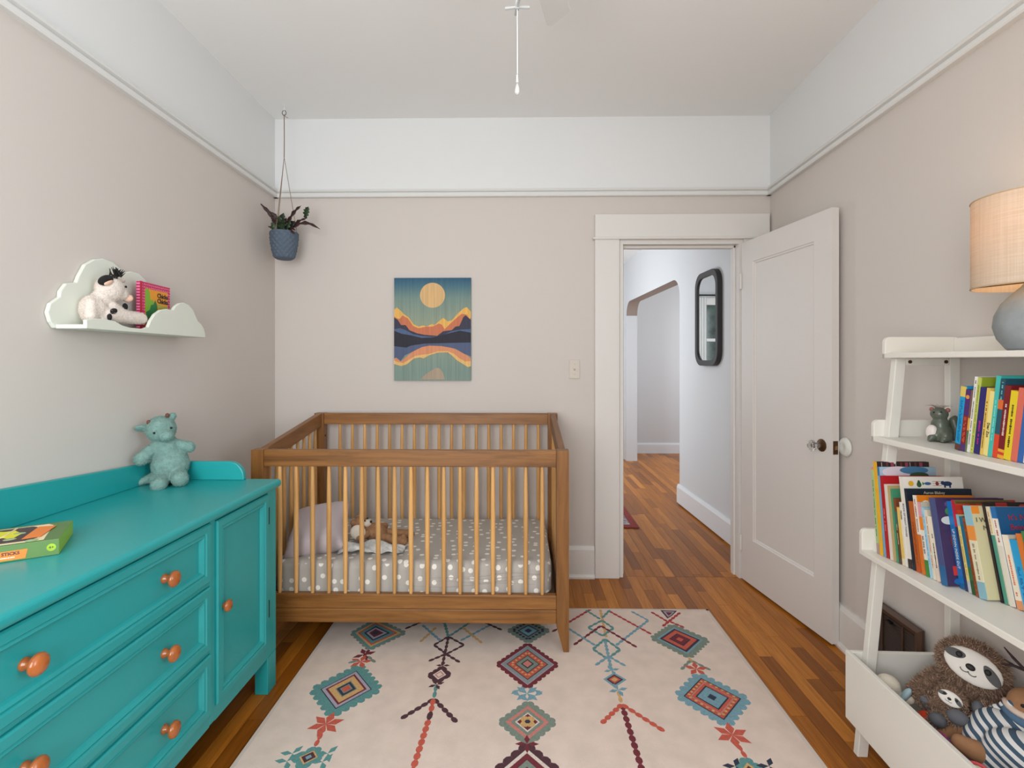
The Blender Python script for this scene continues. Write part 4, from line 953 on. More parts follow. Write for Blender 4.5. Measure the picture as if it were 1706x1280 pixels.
# cow plush on the cloud shelf
XS = -1.386; M_COW = mat('cow_white', (232, 220, 210), .95, bump=.9, bscale=130); M_CBLK = mat('cow_black', (28, 26, 26), .9, bump=.6, bscale=140); M_CPINK = mat('cow_pink', (236, 194, 170), .9, bump=.4, bscale=140)
cow = thing('cow_plush', 'white cow plush with black ear and patches sitting on the cloud shelf', 'plush toy', (XS, 1.67, 1.389))
def cw(px, py, dx=0): p = at_x(px, py, XS); return Vector((dx, p.y - 1.67, p.z - 1.389))
hd = cw(181, 482, .004); bd = cw(157, 516, -.004)
body = blob('body', [(hd, (.037, .047, .044)), (hd.lerp(cw(201, 494, .016), .6), (.026, .028, .025)), (bd, (.036, .040, .048)), (bd.lerp(hd, .5), (.028, .03, .034)), (cw(150, 517, .012), cw(143, 530, .018), .019, .017), (cw(146, 505, .01), cw(140, 525, .02), .017, .017),
              (cw(168, 524, .016), cw(222, 531, .026), .025, .021), (cw(166, 525, -.012), cw(205, 526, -.018), .021, .017), (cw(160, 532, 0), (.035, .035, .018)), (cw(176, 509, .02), cw(192, 520, .022), .015, .014)], M_COW, cow, .0045, 4)
fur(body, 9000, .0045, fur_mat('cow_fur', (236, 226, 216), (214, 202, 192)), cow, .0008, .5)
MB().ell(cw(203, 497, .020), (.018, .015, .014)).build('muzzle', M_CPINK, cow, smooth=True)
MB().ell(cw(165, 467, .022), (.012, .031, .016), (.42, 0, 0)).build('ear', M_CBLK, cow, smooth=True)
MB().ell(cw(166, 471, .030), (.006, .020, .008), (.42, 0, 0)).build('ear_lining', M_CPINK, cow, smooth=True)
MB().ell(cw(211, 466, -.022), (.010, .020, .010), (-.2, 0, 0)).build('ear', M_COW, cow, smooth=True)
tf = MB(); rnd = random.Random(2); c0 = cw(193, 458, .002)
for i in range(46):
    d_ = Vector((rnd.gauss(0, .35), rnd.gauss(0, .45), 1)).normalized(); p = c0 + Vector((rnd.gauss(0, .006), rnd.gauss(0, .009), -.004)); tf.tube([p, p + d_ * (.018 + .014 * rnd.random())], [.0028, .0006], 5)
tf.build('hair_tuft', M_CBLK, cow)
MB().ell(cw(181, 463, .018), (.010, .012, .008)).build('patch', M_CBLK, cow, smooth=True)
MB().ell(cw(171, 520, .0345), (.007, .019, .011), (.5, 0, 0)).build('patch', M_CBLK, cow, smooth=True)
MB().ell(cw(165, 528, .034), (.007, .009, .013)).build('patch', M_CBLK, cow, smooth=True)
MB().ell(cw(198, 511, .022), (.004, .012, .012), (-.7, 0, 0)).build('patch', M_CBLK, cow, smooth=True)
MB().ell(cw(192.5, 478, .036), (.003, .004, .004)).build('eye', M_CBLK, cow, smooth=True)
MB().ell(cw(226, 534, .030), (.012, .007, .011)).build('hoof', M_CPINK, cow, smooth=True)

# pink dotted board book on the cloud shelf
cbk = thing('board_book', 'pink dotted picture book standing on the cloud shelf', 'book', (-1.392, 1.835, 1.389), .10)
bw_, bh_, bt = .185, .178, .013
M_PK = None
m, nt, b_ = pr('dotted_pink'); tc = N(nt, 'ShaderNodeTexCoord'); sx = N(nt, 'ShaderNodeSeparateXYZ'); cb = N(nt, 'ShaderNodeCombineXYZ'); nt.links.new(tc.outputs['Object'], sx.inputs[0]); nt.links.new(sx.outputs[1], cb.inputs[0]); nt.links.new(sx.outputs[2], cb.inputs[1])
v = N(nt, 'ShaderNodeTexVoronoi', voronoi_dimensions='2D'); v.inputs['Scale'].default_value = 95; v.inputs['Randomness'].default_value = .15; nt.links.new(cb.outputs[0], v.inputs['Vector'])
l = N(nt, 'ShaderNodeMath', operation='LESS_THAN'); l.inputs[1].default_value = .26; nt.links.new(v.outputs['Distance'], l.inputs[0])
mc = N(nt, 'ShaderNodeMix', data_type='RGBA'); nt.links.new(l.outputs[0], mc.inputs[0]); mc.inputs[6].default_value = lin((206, 24, 88)); mc.inputs[7].default_value = lin((246, 150, 190)); nt.links.new(mc.outputs[2], b_.inputs['Base Color']); b_.inputs['Roughness'].default_value = .35; M_PK = m
MB().box((-.003, 0, 0), (bt, bw_, bh_)).build('cover', M_PK, cbk, bevel=.002)
MB().box((.0, .004, -.0002 + .003), (bt - .003, bw_ + .0006, bh_ - .003)).build('pages', M_PAGES, cbk)
MB().box((bt - .002, -.0008, 0), (bt + .0006, .010, bh_)).build('spine_strip', mat('book_magenta', (190, 20, 60), .4), cbk)
fm_ = .0004
def cpl(pts, col, nm, lv): MB().prism([(bw_ * u, bh_ * (1 - v_)) for u, v_ in pts], .0004, 'x', bt + .0002 + .0004 * lv).build('cover_print', mat('bkprint_' + nm, col, .4), cbk)
cpl([(.14, .13), (.90, .13), (.90, .97), (.14, .97)], (240, 158, 34), 'orange', 0)
cpl([(.14, .14), (.22, .12), (.28, .20), (.30, .36), (.38, .34), (.44, .44), (.36, .50), (.30, .62), (.24, .70), (.14, .60)], (122, 184, 48), 'lime', 1)
cpl([(.16, .62), (.28, .56), (.32, .46), (.40, .44), (.46, .34), (.52, .44), (.54, .54), (.50, .62), (.55, .68), (.48, .76), (.40, .78), (.36, .90), (.24, .97), (.16, .88)], (28, 122, 66), 'green', 2)
cpl([(.50, .74), (.72, .72), (.90, .74), (.90, .97), (.50, .97)], (60, 140, 70), 'grass', 1)
for u, v_ in ((.46, .90), (.36, 1.0 - .03)): cpl([(u + .075 * math.cos(t * PI / 10), v_ - .02 + .075 * math.sin(t * PI / 10)) for t in range(20)], (168, 28, 34), 'berry', 3)
M_TB = mat('ink_dark', (40, 26, 30), .5); M_TG = mat('ink_sage', (168, 190, 90), .5)
for i, (s_, mm) in enumerate((('Chicka', M_TB), ('Chicka', M_TB), ('Boom', M_TG), ('Boom', M_TG))):
    text(s_, .024, mm, cbk, (bt + .0014, bw_ * .715, bh_ * (1 - .235 - .115 * i)), (0, 1, 0), (0, 0, 1), squash=1.05, bold=.0006)

# ================================================================== DRAGON PLUSH
M_DRG = mat('dragon_sage', (132, 166, 158), .95, var=.22, scale=45, bump=.8, bscale=150)
dp = at_z(280, 806, DZ)
dg_ = thing('dragon_plush', 'sage green dragon plush sitting in the corner of the teal dresser', 'plush toy', (dp.x, dp.y - .0, DZ + .001), math.radians(33))
def dq(px, py, y=0): return Vector(((px - 280) * .00186, y, (806 - py) * .00226))
db = blob('body', [(dq(268, 714, -.004), (.050, .048, .050), (0, .15, 0)), (dq(277, 723, -.046), (.026, .028, .023)), (dq(272, 720, -.02), (.034, .038, .032)), (dq(284, 774, .0), (.063, .056, .066)), (dq(277, 746, .0), (.043, .040, .050)), (dq(273, 735, 0), (.035, .032, .034)),
               (dq(259, 742, -.004), dq(236, 760, -.024), .020, .024), (dq(290, 738, -.004), dq(317, 747, -.012), .016, .021), (dq(272, 794, -.040), dq(266, 800, -.078), .024, .027), (dq(298, 789, -.036), dq(301, 794, -.074), .026, .029),
               (dq(262, 793, .01), dq(240, 799, .02), .022, .014), (dq(240, 799, .02), dq(222, 804, .012), .014, .010), (dq(249, 711, .006), dq(230, 711, .002), .014, .012), (dq(284, 697, .0), dq(288, 693, .0), .014, .013), (dq(268, 796, .0), (.04, .045, .024)), (dq(295, 796, .0), (.03, .045, .024))], M_DRG, dg_, .0042, 3)
fur(db, 16000, .0045, fur_mat('dragon_fur', (146, 180, 172), (112, 146, 138)), dg_, .0008, .5)
M_HORN = mat('horn_brown', (110, 70, 56), .8)
for q in ((248, 701), (279, 691)): MB().ell(dq(q[0], q[1], -.018), (.007, .007, .009)).build('horn', M_HORN, dg_, smooth=True)
for q, yy in (((258, 717.5), -.049), ((286, 711), -.042)): MB().ell(dq(q[0], q[1], yy), (.0042, .0042, .0042)).build('eye', mat('plush_black', (22, 20, 20), .6), dg_, smooth=True)
MB().ell(dq(233, 711, -.008), (.016, .004, .005)).build('ear_lining', mat('dragon_ear', (96, 130, 124), .95), dg_, smooth=True)

# ================================================================== LADDER BOOKCASE
bc = thing('ladder_bookcase', 'white leaning style bookcase with three shelves above a toy bin', 'bookcase', (1.25, 1.70, 0), -.0303)
def bl_(mb):
    for v in mb.v: v.x -= 1.25; v.y -= 1.70
    return mb
BXW = 1.416; NY = .90
def shelf(name, xf, z0, z1, zl):
    pl_ = bl_(MB().box((xf, NY, z0), (BXW, 1.70, z1))).build(name, M_SHELFW, bc, bevel=.002)
    for y in (1.685, NY):
        r = .018; pts = [(xf, z0), (BXW, z0), (BXW, zl), (xf + r, zl)] + [(xf + r - r * math.sin(t * PI / 12), zl - r + r * math.cos(t * PI / 12)) for t in range(1, 7)]
        bl_(MB().prism(pts, .015, 'y', y + .0003)).build('end_lip', M_SHELFW, pl_, bevel=.002)
    bl_(MB().box((BXW - .014, NY + .015, z1), (BXW, 1.685, zl - .004))).build('back_lip', M_SHELFW, pl_, bevel=.002)
    return pl_
Z1, Z2, Z3 = 1.301, 1.031, .660
shelf('shelf', 1.187, 1.285, Z1, 1.354); shelf('shelf', 1.152, 1.013, Z2, 1.084); shelf('shelf', 1.114, .642, Z3, .728)
for y in (1.661, NY + .030):
    xb0, xt0 = 1.086, 1.206
    bl_(MB().hexa([(xb0, y, 0), (xb0 + .032, y, 0), (xb0 + .032, y + .024, 0), (xb0, y + .024, 0)], [(xt0, y, 1.2845), (xt0 + .032, y, 1.2845), (xt0 + .032, y + .024, 1.2845), (xt0, y + .024, 1.2845)])).build('front_leg', M_SHELFW, bc, bevel=.002)
    bl_(MB().box((1.372, y, 0), (1.404, y + .024, 1.2845))).build('rear_leg', M_SHELFW, bc, bevel=.002)
    for z in (1.262, .990, .618): 
        xs = 1.086 + .12 * z / 1.285
        t_ = bl_(MB().box((xs + .034, y + .001, z), (1.371, y + .022, z + .022))).build('cross_rail', M_SHELFW, bc, bevel=.002)
        if z > 1.2:
            for xx in (xs + .045, 1.36): bl_(MB().lathe([(.0, 0), (.0055, 0), (.0055, -.003), (.0, -.003)], 10, c=(xx, y + .001, z + .011), axis='y')).build('bolt', M_BRONZE, t_)
BN = .103; BT_ = .324; BF = 1.070
bin_ = bl_(MB().box((BF, NY, BN), (BF + .014, 1.70, BT_))).build('bin_front', M_SHELFW, bc, bevel=.002)
bl_(MB().box((BXW - .014, NY, BN), (BXW, 1.70, BT_))).build('bin_back', M_SHELFW, bc, bevel=.002)
for y in (1.686, NY): bl_(MB().box((BF + .014, y, BN), (BXW - .014, y + .014, BT_))).build('bin_end', M_SHELFW, bc, bevel=.002)
bl_(MB().box((BF + .014, NY + .014, BN), (BXW - .014, 1.686, BN + .012))).build('bin_bottom', M_SHELFW, bc)

# ---- table lamp
LX, LY = 1.262, 1.280
lamp = thing('table_lamp', 'round grey ceramic lamp with a beige linen drum shade on the top shelf', 'lamp', (LX, LY, Z1))
MB().lathe([(.0, 0), (.046, 0), (.052, .006), (.068, .030), (.076, .060), (.073, .088), (.060, .118), (.040, .142), (.024, .158), (.018, .166), (.0, .166)], 36).build('base', mat('lamp_ceramic', (150, 156, 158), .75, var=.22, scale=18, bump=.4, bscale=40), lamp, smooth=50)
MB().tube([(0, 0, .160), (0, 0, .225)], .009, 12).build('socket', M_BRONZE, lamp)
SR, SZ0, SZ1 = .117, .158, .382
m, nt, b_ = pr('linen_shade'); tc = N(nt, 'ShaderNodeTexCoord')
ws = []
for sc in ((300, 300, 6), (8, 8, 420)):
    mp = N(nt, 'ShaderNodeMapping'); mp.inputs['Scale'].default_value = sc; nt.links.new(tc.outputs['Object'], mp.inputs['Vector']); no = N(nt, 'ShaderNodeTexNoise'); no.inputs['Scale'].default_value = 1; nt.links.new(mp.outputs[0], no.inputs['Vector']); ws.append(no)
ad = N(nt, 'ShaderNodeMath', operation='ADD'); nt.links.new(ws[0].outputs['Fac'], ad.inputs[0]); nt.links.new(ws[1].outputs['Fac'], ad.inputs[1])
rp = N(nt, 'ShaderNodeValToRGB'); rp.color_ramp.elements[0].color = lin((212, 197, 176)); rp.color_ramp.elements[0].position = .7; rp.color_ramp.elements[1].color = lin((224, 211, 192)); rp.color_ramp.elements[1].position = 1.0
mh = N(nt, 'ShaderNodeMath', operation='MULTIPLY'); mh.inputs[1].default_value = .85; nt.links.new(ad.outputs[0], mh.inputs[0]); nt.links.new(mh.outputs[0], rp.inputs[0]); nt.links.new(rp.outputs[0], b_.inputs['Base Color'])
b_.inputs['Roughness'].default_value = .9
tr = N(nt, 'ShaderNodeBsdfTranslucent'); tr.inputs[0].default_value = lin((236, 206, 166)); ms = N(nt, 'ShaderNodeMixShader'); ms.inputs[0].default_value = .28
out = nt.nodes['Material Output']; nt.links.new(b_.outputs[0], ms.inputs[1]); nt.links.new(tr.outputs[0], ms.inputs[2]); nt.links.new(ms.outputs[0], out.inputs[0])
sh = MB(); n = 48; vs = []; fs = []
for r, z in ((SR, SZ0), (SR, SZ1), (SR - .002, SZ1), (SR - .002, SZ0)):
    for a in range(n): vs.append((r * math.cos(2 * PI * a / n), r * math.sin(2 * PI * a / n), z))
for i in range(4):
    for a in range(n): fs.append((i * n + a, i * n + (a + 1) % n, ((i + 1) % 4) * n + (a + 1) % n, ((i + 1) % 4) * n + a))
sh._add(vs, fs); shd = sh.build('shade', m, lamp, smooth=50)
for z in (SZ0 + .002, SZ1 - .002):
    MB().tube([((SR + .0002) * math.cos(2 * PI * a / 40), (SR + .0002) * math.sin(2 * PI * a / 40), z) for a in range(41)], .0018, 6).build('rim', mat('shade_rim', (196, 172, 140), .8), shd)
for a in (.6, .6 + 2 * PI / 3, .6 + 4 * PI / 3): MB().tube([(0, 0, SZ0 + .012), (SR * math.cos(a), SR * math.sin(a), SZ0 + .003)], .0018, 6).build('spoke', M_BRONZE, lamp)
MB().ell((0, 0, .262), (.028, .028, .036)).build('bulb', mat('bulb_glow', (255, 190, 110), .3, emit=6), lamp, smooth=True)
pt = bpy.data.lights.new('lamp_glow', 'POINT'); pt.energy = 1.1; pt.color = (1.0, .74, .46); pt.shadow_soft_size = .03
po = bpy.data.objects.new('lamp_glow', pt); COL.objects.link(po); po.location = (LX, LY, Z1 + .325)

# ---- squirrel figurine on the middle shelf
fp = at_z(1562, 736, Z2)
sq = thing('squirrel_figurine', 'grey green ceramic animal figurine with white belly and wispy hair on the middle shelf', 'figurine', (fp.x + .01, fp.y, Z2 + .0005), math.radians(-52))
M_SQ = mat('figurine_grey', (96, 102, 88), .28, var=.2, scale=30)
sc_ = .00178 * .82; sz_ = .00178
def fq(px, py, y=0): return Vector(((px - 1562) * sc_, y, (736 - py) * sz_))
blob('body', [(fq(1562, 721, 0), (.030, .030, .029)), (fq(1561, 708, 0), (.024, .024, .026)), (fq(1560, 689, -.004), (.023, .022, .020)), (fq(1573, 725, -.016), (.016, .02, .018)), (fq(1552, 728, -.02), (.014, .016, .012)), (fq(1570, 733, -.028), (.009, .014, .005)), (fq(1549, 733, -.028), (.008, .012, .005)), (fq(1563, 732, 0), (.028, .026, .008))], M_SQ, sq, .0032, 4)
blob('tail', [(fq(1579, 728, .02), fq(1585, 715, .022), .012, .016), (fq(1585, 715, .022), fq(1580, 700, .018), .016, .013), (fq(1580, 700, .018), fq(1582, 695, .018), .012, .008)], M_SQ, sq, .0032, 3)
MB().ell(fq(1551, 720, -.024), (.0155, .008, .0225), (0, 0, .1)).build('belly', mat('figurine_white', (226, 214, 206), .4), sq, smooth=True)
for q, s_ in ((1547.5, 1), (1574, -1)): MB().ell(fq(q, 682, -.004), (.006, .004, .007)).build('ear', mat('figurine_ear', (150, 84, 72), .4), sq, smooth=True)
for q in ((1554, 686), (1566, 685)): MB().ell(fq(q[0], q[1], -.024), (.0022, .0022, .0022)).build('eye', M_BLACK, sq, smooth=True)
hr_ = MB(); rnd = random.Random(4)
for i in range(18):
    t = -.9 + 1.8 * i / 17; p = fq(1560 + 6 * t, 680, -.002); hr_.tube([p, p + Vector((t * .012, -.004, .009)), p + Vector((t * .028, -.010 + .006 * rnd.random(), .007 + .008 * rnd.random()))], [.0005, .0004, .0002], 4)
hr_.build('hair', mat('hair_brown', (86, 70, 58), .8), sq)

# ================================================================== BOOKS
def bmat(c, rough=.42): return mat('bk_%d_%d_%d' % tuple(c), c, rough)
WHT = (232, 226, 214); CRM = (230, 214, 176); BLK = (34, 30, 34)
def marks(parent, z0, z1, yc, w, col, seed, n_lines=1, x=-.0006):
    """tiny illegible printed strokes running down a spine"""
    rnd = random.Random(seed); mb = MB()
    for k in range(n_lines):
        y = yc + (k - (n_lines - 1) / 2) * w * 1.5; z = z1
        while z > z0:
            l = .002 + .0025 * rnd.random(); h = w * (.5 + .5 * rnd.random())
            if rnd.random() < .82: mb.box((x, y - h / 2, z - l), (x + .0005, y + h / 2, z))
            z -= l + .0010
    if mb.v: mb.build('lettering', bmat(col), parent)
def book(label, X, Yp, Zb, lean, th, dep, h, bands, cover, group, back=None, title=None, tcol=BLK, tsize=None, tpos=.5, mark=None, seed=0, squash=1.0, name='picture_book', xrot=0):
    """lean > 0: the top leans away from the camera and rests on the far bottom edge"""
    o = thing(name, label, 'book', (X, Yp, Zb + .0004), 0, group, rot=(-lean, 0, xrot)); y0, y1 = (-th, 0) if lean > 0 else (0, th)
    cols = [c for _, c in bands]; ct = min(.0022, th * .22)
    cv = MB(); zs = [0] + [f for f, _ in bands]
    for i in range(len(bands)): cv.box((0, y0, h * zs[i]), (ct, y1, h * zs[i + 1]), i)
    k = len(bands)
    cv.box((ct, y0, 0), (dep, y0 + ct, h), k); cv.box((ct, y1 - ct, 0), (dep, y1, h), k + 1)
    cv.build('cover', [bmat(c) for c in cols] + [bmat(cover), bmat(back or cover)], o)
    MB().box((ct, y0 + ct, .003), (dep - .003, y1 - ct, h - .003)).build('pages', M_PAGES, o)
    yc = (y0 + y1) / 2
    if title: text(title, tsize or th * .62, bmat(tcol), o, (-.0006, yc, h * tpos), (0, 0, -1), (0, -1, 0), squash=squash)
    if mark: marks(o, h * mark[0], h * mark[1], yc, th * (.30 if len(mark) < 4 else .16), mark[2], seed, 1 if len(mark) < 4 else mark[3])
    return o, y0
GL = 'picture books on the lower shelf'; GM = 'board books on the middle shelf'
low = [  # label, thickness, height, bands, cover colour, extras
 ('tall pale green picture book, first at the far end of the lower shelf', .010, .272, [(.12, (176, 152, 150)), (.97, (170, 200, 140)), (1, (214, 150, 130))], (170, 200, 140), dict(mark=(.2, .85, (80, 110, 70)))),
 ('tallest book with a yellow spine and dark striped cover on the lower shelf', .014, .292, [(1, (236, 178, 40))], (52, 34, 36), dict()),
 ('tall book with a pale blue sky cover behind the red book', .008, .278, [(.9, (120, 170, 200)), (1, (60, 120, 170))], (168, 196, 214), dict()),
 ('tall crimson red hardback on the lower shelf', .013, .252, [(1, (178, 24, 34))], (184, 28, 36), dict(mark=(.3, .6, (220, 130, 110)))),
 ('plain off white hardback beside the crimson book', .011, .229, [(1, (224, 216, 206))], (228, 220, 208), {}),
 ('tan cloth spine book between the white and green books', .010, .227, [(1, (190, 166, 116))], (190, 166, 116), {}),
 ('thin jade green book beside the tan book', .007, .220, [(1, (70, 150, 112))], (70, 146, 110), {}),
 ('short brown book with pale lettering on the lower shelf', .009, .194, [(.55, (96, 66, 44)), (.8, (74, 104, 92)), (1, (132, 70, 44))], (120, 66, 40), dict(mark=(.25, .6, (220, 200, 150)))),
 ('short mustard yellow book on the lower shelf', .010, .170, [(.12, (226, 214, 190)), (1, (232, 196, 104))], (224, 186, 96), {}),
 ('thin white book with black capital letters on the spine', .008, .188, [(1, WHT)], WHT, dict(title='TRUCKS', tpos=.80, tsize=.0072)),
 ('white book with small colourful pictures along the top of its cover', .014, .266, [(.10, (54, 44, 44)), (1, WHT)], (236, 230, 220), dict(title='BOOK OF MANY THINGS', tpos=.52, tsize=.0085, tcol=(96, 110, 150))),
 ('dark navy book with pale author lettering on the cover', .010, .234, [(1, (22, 36, 50))], (24, 40, 54), {}),
 ('thick burnt orange book with a large yellow initial', .017, .200, [(.12, (190, 84, 26)), (1, (184, 96, 40))], (190, 92, 34), dict(mark=(.1, .7, (150, 60, 20), 2))),
 ('orange hardback with a white initial on the cover', .012, .222, [(.5, (214, 116, 44)), (1, (230, 226, 214))], (232, 134, 34), dict(mark=(.55, .95, (150, 40, 40)))),
 ('white and green spined book with black title', .011, .206, [(.22, (66, 136, 60)), (.62, WHT), (.80, (232, 136, 44)), (1, (220, 160, 170))], (206, 200, 180), dict(title='GO, DOG. GO!', tpos=.42, tsize=.0075)),
 ('pale blue paperback beside the white and green book', .008, .194, [(1, (164, 206, 226))], (164, 206, 226), dict(mark=(.2, .9, (110, 160, 200)))),
 ('cream paperback with red lettering on the lower shelf', .009, .190, [(1, (226, 218, 196))], (220, 212, 190), dict(mark=(.15, .9, (196, 96, 84)))),
 ('short cream book with dark spine lettering', .012, .175, [(.25, (226, 206, 190)), (1, (236, 226, 206))], (150, 60, 58), dict(mark=(.2, .75, (60, 60, 70)))),
 ('slim dusty pink book with a grey top', .008, .186, [(.6, (196, 150, 146)), (1, (170, 162, 158))], (150, 150, 156), {}),
 ('thick dark purple book with a cartoon creature cover', .019, .232, [(.22, (40, 100, 150)), (1, (74, 84, 130))], (62, 44, 86), dict()),
 ('bright blue book titled along the spine in white', .016, .228, [(.06, (34, 96, 150)), (1, (26, 116, 186))], (22, 100, 170), dict(title='UP DOWN INSIDE OUT', tpos=.45, tsize=.0098, tcol=WHT)),
 ('book with a red brick pattern cover behind the bright blue book', .008, .236, [(.7, (52, 60, 96)), (1, (190, 40, 60))], (188, 62, 44), {}),
 ('pale yellow illustrated paperback beside the blue book', .009, .200, [(.15, (190, 196, 200)), (.85, (226, 208, 128)), (1, (140, 186, 196))], (218, 200, 130), dict(mark=(.2, .8, (190, 150, 70)))),
 ('teal blue book with a green foot', .010, .198, [(.18, (44, 84, 40)), (.35, (52, 110, 70)), (1, (30, 108, 140))], (34, 106, 136), {}),
 ('narrow rust brown book on the lower shelf', .008, .198, [(1, (154, 84, 44))], (150, 80, 42), dict(mark=(.05, .95, (120, 60, 30), 2))),
 ('thick beige hardback with large serif letters on its cover', .022, .232, [(.18, (140, 184, 196)), (.62, (230, 222, 190)), (.78, (236, 150, 70)), (1, (150, 196, 210))], (206, 198, 156), dict(mark=(.2, .6, (150, 140, 120)))),
 ('tall thin book with a black and red cover', .006, .247, [(1, (40, 26, 30))], (36, 26, 30), {}),
 ('cream and green spined book beside the beige hardback', .009, .238, [(.7, (80, 150, 130)), (1, (230, 220, 190))], (226, 216, 186), dict(mark=(.72, .98, (190, 130, 60)))),
 ('deep blue hardback with red letters on its cover', .014, .240, [(.6, (226, 218, 206)), (.88, (236, 230, 220)), (1, (28, 110, 176))], (20, 88, 140), dict(mark=(.62, .86, (170, 40, 60)))),
 ('short cream book with coral spine lettering', .015, .176, [(.12, (226, 150, 100)), (1, (240, 228, 206))], (206, 196, 180), dict(mark=(.15, .75, (222, 110, 80)))),
 ('short sky blue book nearest the camera on the lower shelf', .017, .170, [(1, (36, 158, 214))], (150, 160, 110), dict(mark=(.1, .62, (24, 90, 150), 2))),
 ('orange paperback at the near end of the lower shelf', .012, .19, [(1, (222, 120, 50))], (222, 120, 50), {}),
 ('green paperback at the near end of the lower shelf', .014, .20, [(1, (70, 130, 80))], (70, 130, 80), {}),
]
y = 1.657; prev = None; nb = len(low); LB = {}
for i, (lab, th, h, bands, cov, ex) in enumerate(low):
    lean = math.radians(6 + 8.5 * i / (nb - 1))
    if prev is not None: y -= min(h, prev[1]) * (math.tan(lean) - math.tan(prev[0])) + .0004
    X = 1.140 + .0014 * i if i <= 18 else (1.158 if i == 19 else (1.190 if i <= 25 else 1.222 + .003 * (i - 26)))
    o, y0 = book(lab, X, y, Z3, lean, th, min(.155 + .012 * (i % 4), 1.385 - X), h, bands, cov, GL, seed=i, **ex)
    LB[i] = (o, y0, h, th); y -= th / math.cos(lean); prev = (lean, h)
# cover prints that show above the neighbouring books
def cflat(i, x0, x1, z0, z1, col, lv=0, nm='cover_print'):
    o, y0, h, th = LB[i]; MB().box((x0, y0 - .0004 - .0004 * lv, z0), (x1, y0 - .0004 * lv, z1)).build(nm, bmat(col), o)
def cellipse(i, x, z, rx, rz, col, lv=0):
    o, y0, h, th = LB[i]; MB().prism([(x + rx * math.cos(t * PI / 8), z + rz * math.sin(t * PI / 8)) for t in range(16)], -.0004, 'y', y0 - .0004 * lv).build('cover_print', bmat(col), o)
def ctext(i, s, size, x, z, col, **k):
    o, y0, h, th = LB[i]; text(s, size, bmat(col), o, (x, y0 - .001, z), (1, 0, 0), (0, 0, 1), **k)
for k in range(9): cflat(1, .016 + .015 * k, .018 + .015 * k + .004 * (k % 3), .20, .290, ((190, 180, 176), (110, 60, 50), (150, 70, 90))[k % 3])
cellipse(2, .06, .262, .05, .018, (226, 214, 224)); cellipse(2, .11, .268, .045, .012, (74, 128, 168), 1); cellipse(2, .125, .252, .03, .010, (60, 84, 60), 2)
cflat(3, .012, .15, .226, .228, (220, 110, 90))
for k, (cx_, c_) in enumerate(((.024, (226, 176, 40)), (.048, (52, 96, 58)), (.074, (60, 100, 150)), (.102, (150, 56, 44)), (.132, (40, 62, 104)))):
    z = .246
    if k == 0: cellipse(10, cx_, z, .008, .008, c_)
    if k == 1: cellipse(10, cx_, z - .003, .0072, .008, c_); cellipse(10, cx_, z + .004, .004, .006, c_)
    if k == 2:
        cellipse(10, cx_, z, .010, .0045, c_); LBo = LB[10]; MB().prism([(cx_ - .016, z - .005), (cx_ - .008, z), (cx_ - .016, z + .005)], -.0004, 'y', LBo[1]).build('cover_print', bmat((60, 130, 80)), LBo[0])
    if k == 3:
        cellipse(10, cx_, z, .005, .006, c_)
        for s_ in (-1, 1):
            for q in (-.006, 0, .006): cflat(10, cx_ + (0 if s_ > 0 else -.013), cx_ + (.013 if s_ > 0 else 0), z + q, z + q + .0009, (96, 50, 46))
    if k == 4: cellipse(10, cx_, z, .014, .007, c_); cellipse(10, cx_ - .013, z + .002, .006, .006, c_); cflat(10, cx_ - .010, cx_ - .005, z - .012, z, c_); cflat(10, cx_ + .005, cx_ + .010, z - .012, z, c_)
ctext(11, 'Aaron Blabey', .0115, .080, .222, (196, 186, 160))
ctext(12, 'G', .036, .025, .170, (240, 200, 60), bold=.0006); ctext(13, 'C', .030, .024, .196, (244, 238, 226), bold=.0004)
cellipse(19, .060, .215, .035, .012, (96, 70, 120)); cellipse(19, .034, .196, .010, .010, (64, 128, 76), 1); cellipse(19, .030, .172, .020, .011, (206, 210, 206), 1); cellipse(19, .062, .190, .016, .018, (40, 96, 160), 1)
cellipse(19, .045, .118, .018, .030, (112, 52, 48), 1); cellipse(19, .047, .128, .005, .005, (222, 170, 170), 2); cellipse(19, .070, .075, .018, .012, (40, 100, 60), 1); cflat(19, .022, .075, .028, .052, (206, 56, 44), 1); cellipse(19, .045, .012, .025, .010, (30, 104, 170), 1)
for r in range(5):
    for q in range(8):
        x_ = .006 + q * .018 + (.009 if r % 2 else 0); cflat(21, x_, x_ + .0165, .176 + r * .0115, .186 + r * .0115, (206, 70, 48) if (r + q) % 3 else (182, 52, 40))
cflat(21, .002, .15, .226, .2355, (96, 110, 60), 0)
cflat(25, .002, .022, .212, .2315, (236, 140, 40)); ctext(25, 'I W', .017, .022, .196, (96, 92, 70)); ctext(25, 'M', .017, .030, .176, (96, 92, 70))
cflat(26, .03, .06, .226, .246, (150, 34, 44)); cellipse(26, .10, .236, .010, .006, (170, 60, 60))
ctext(28, "It's N", .020, .050, .214, (176, 44, 56)); ctext(28, 'Being', .020, .050, .190, (176, 44, 56)); ctext(29, 'S', .016, .022, .150, (170, 40, 50))
cflat(30, .004, .10, .02, .168, (92, 104, 70))

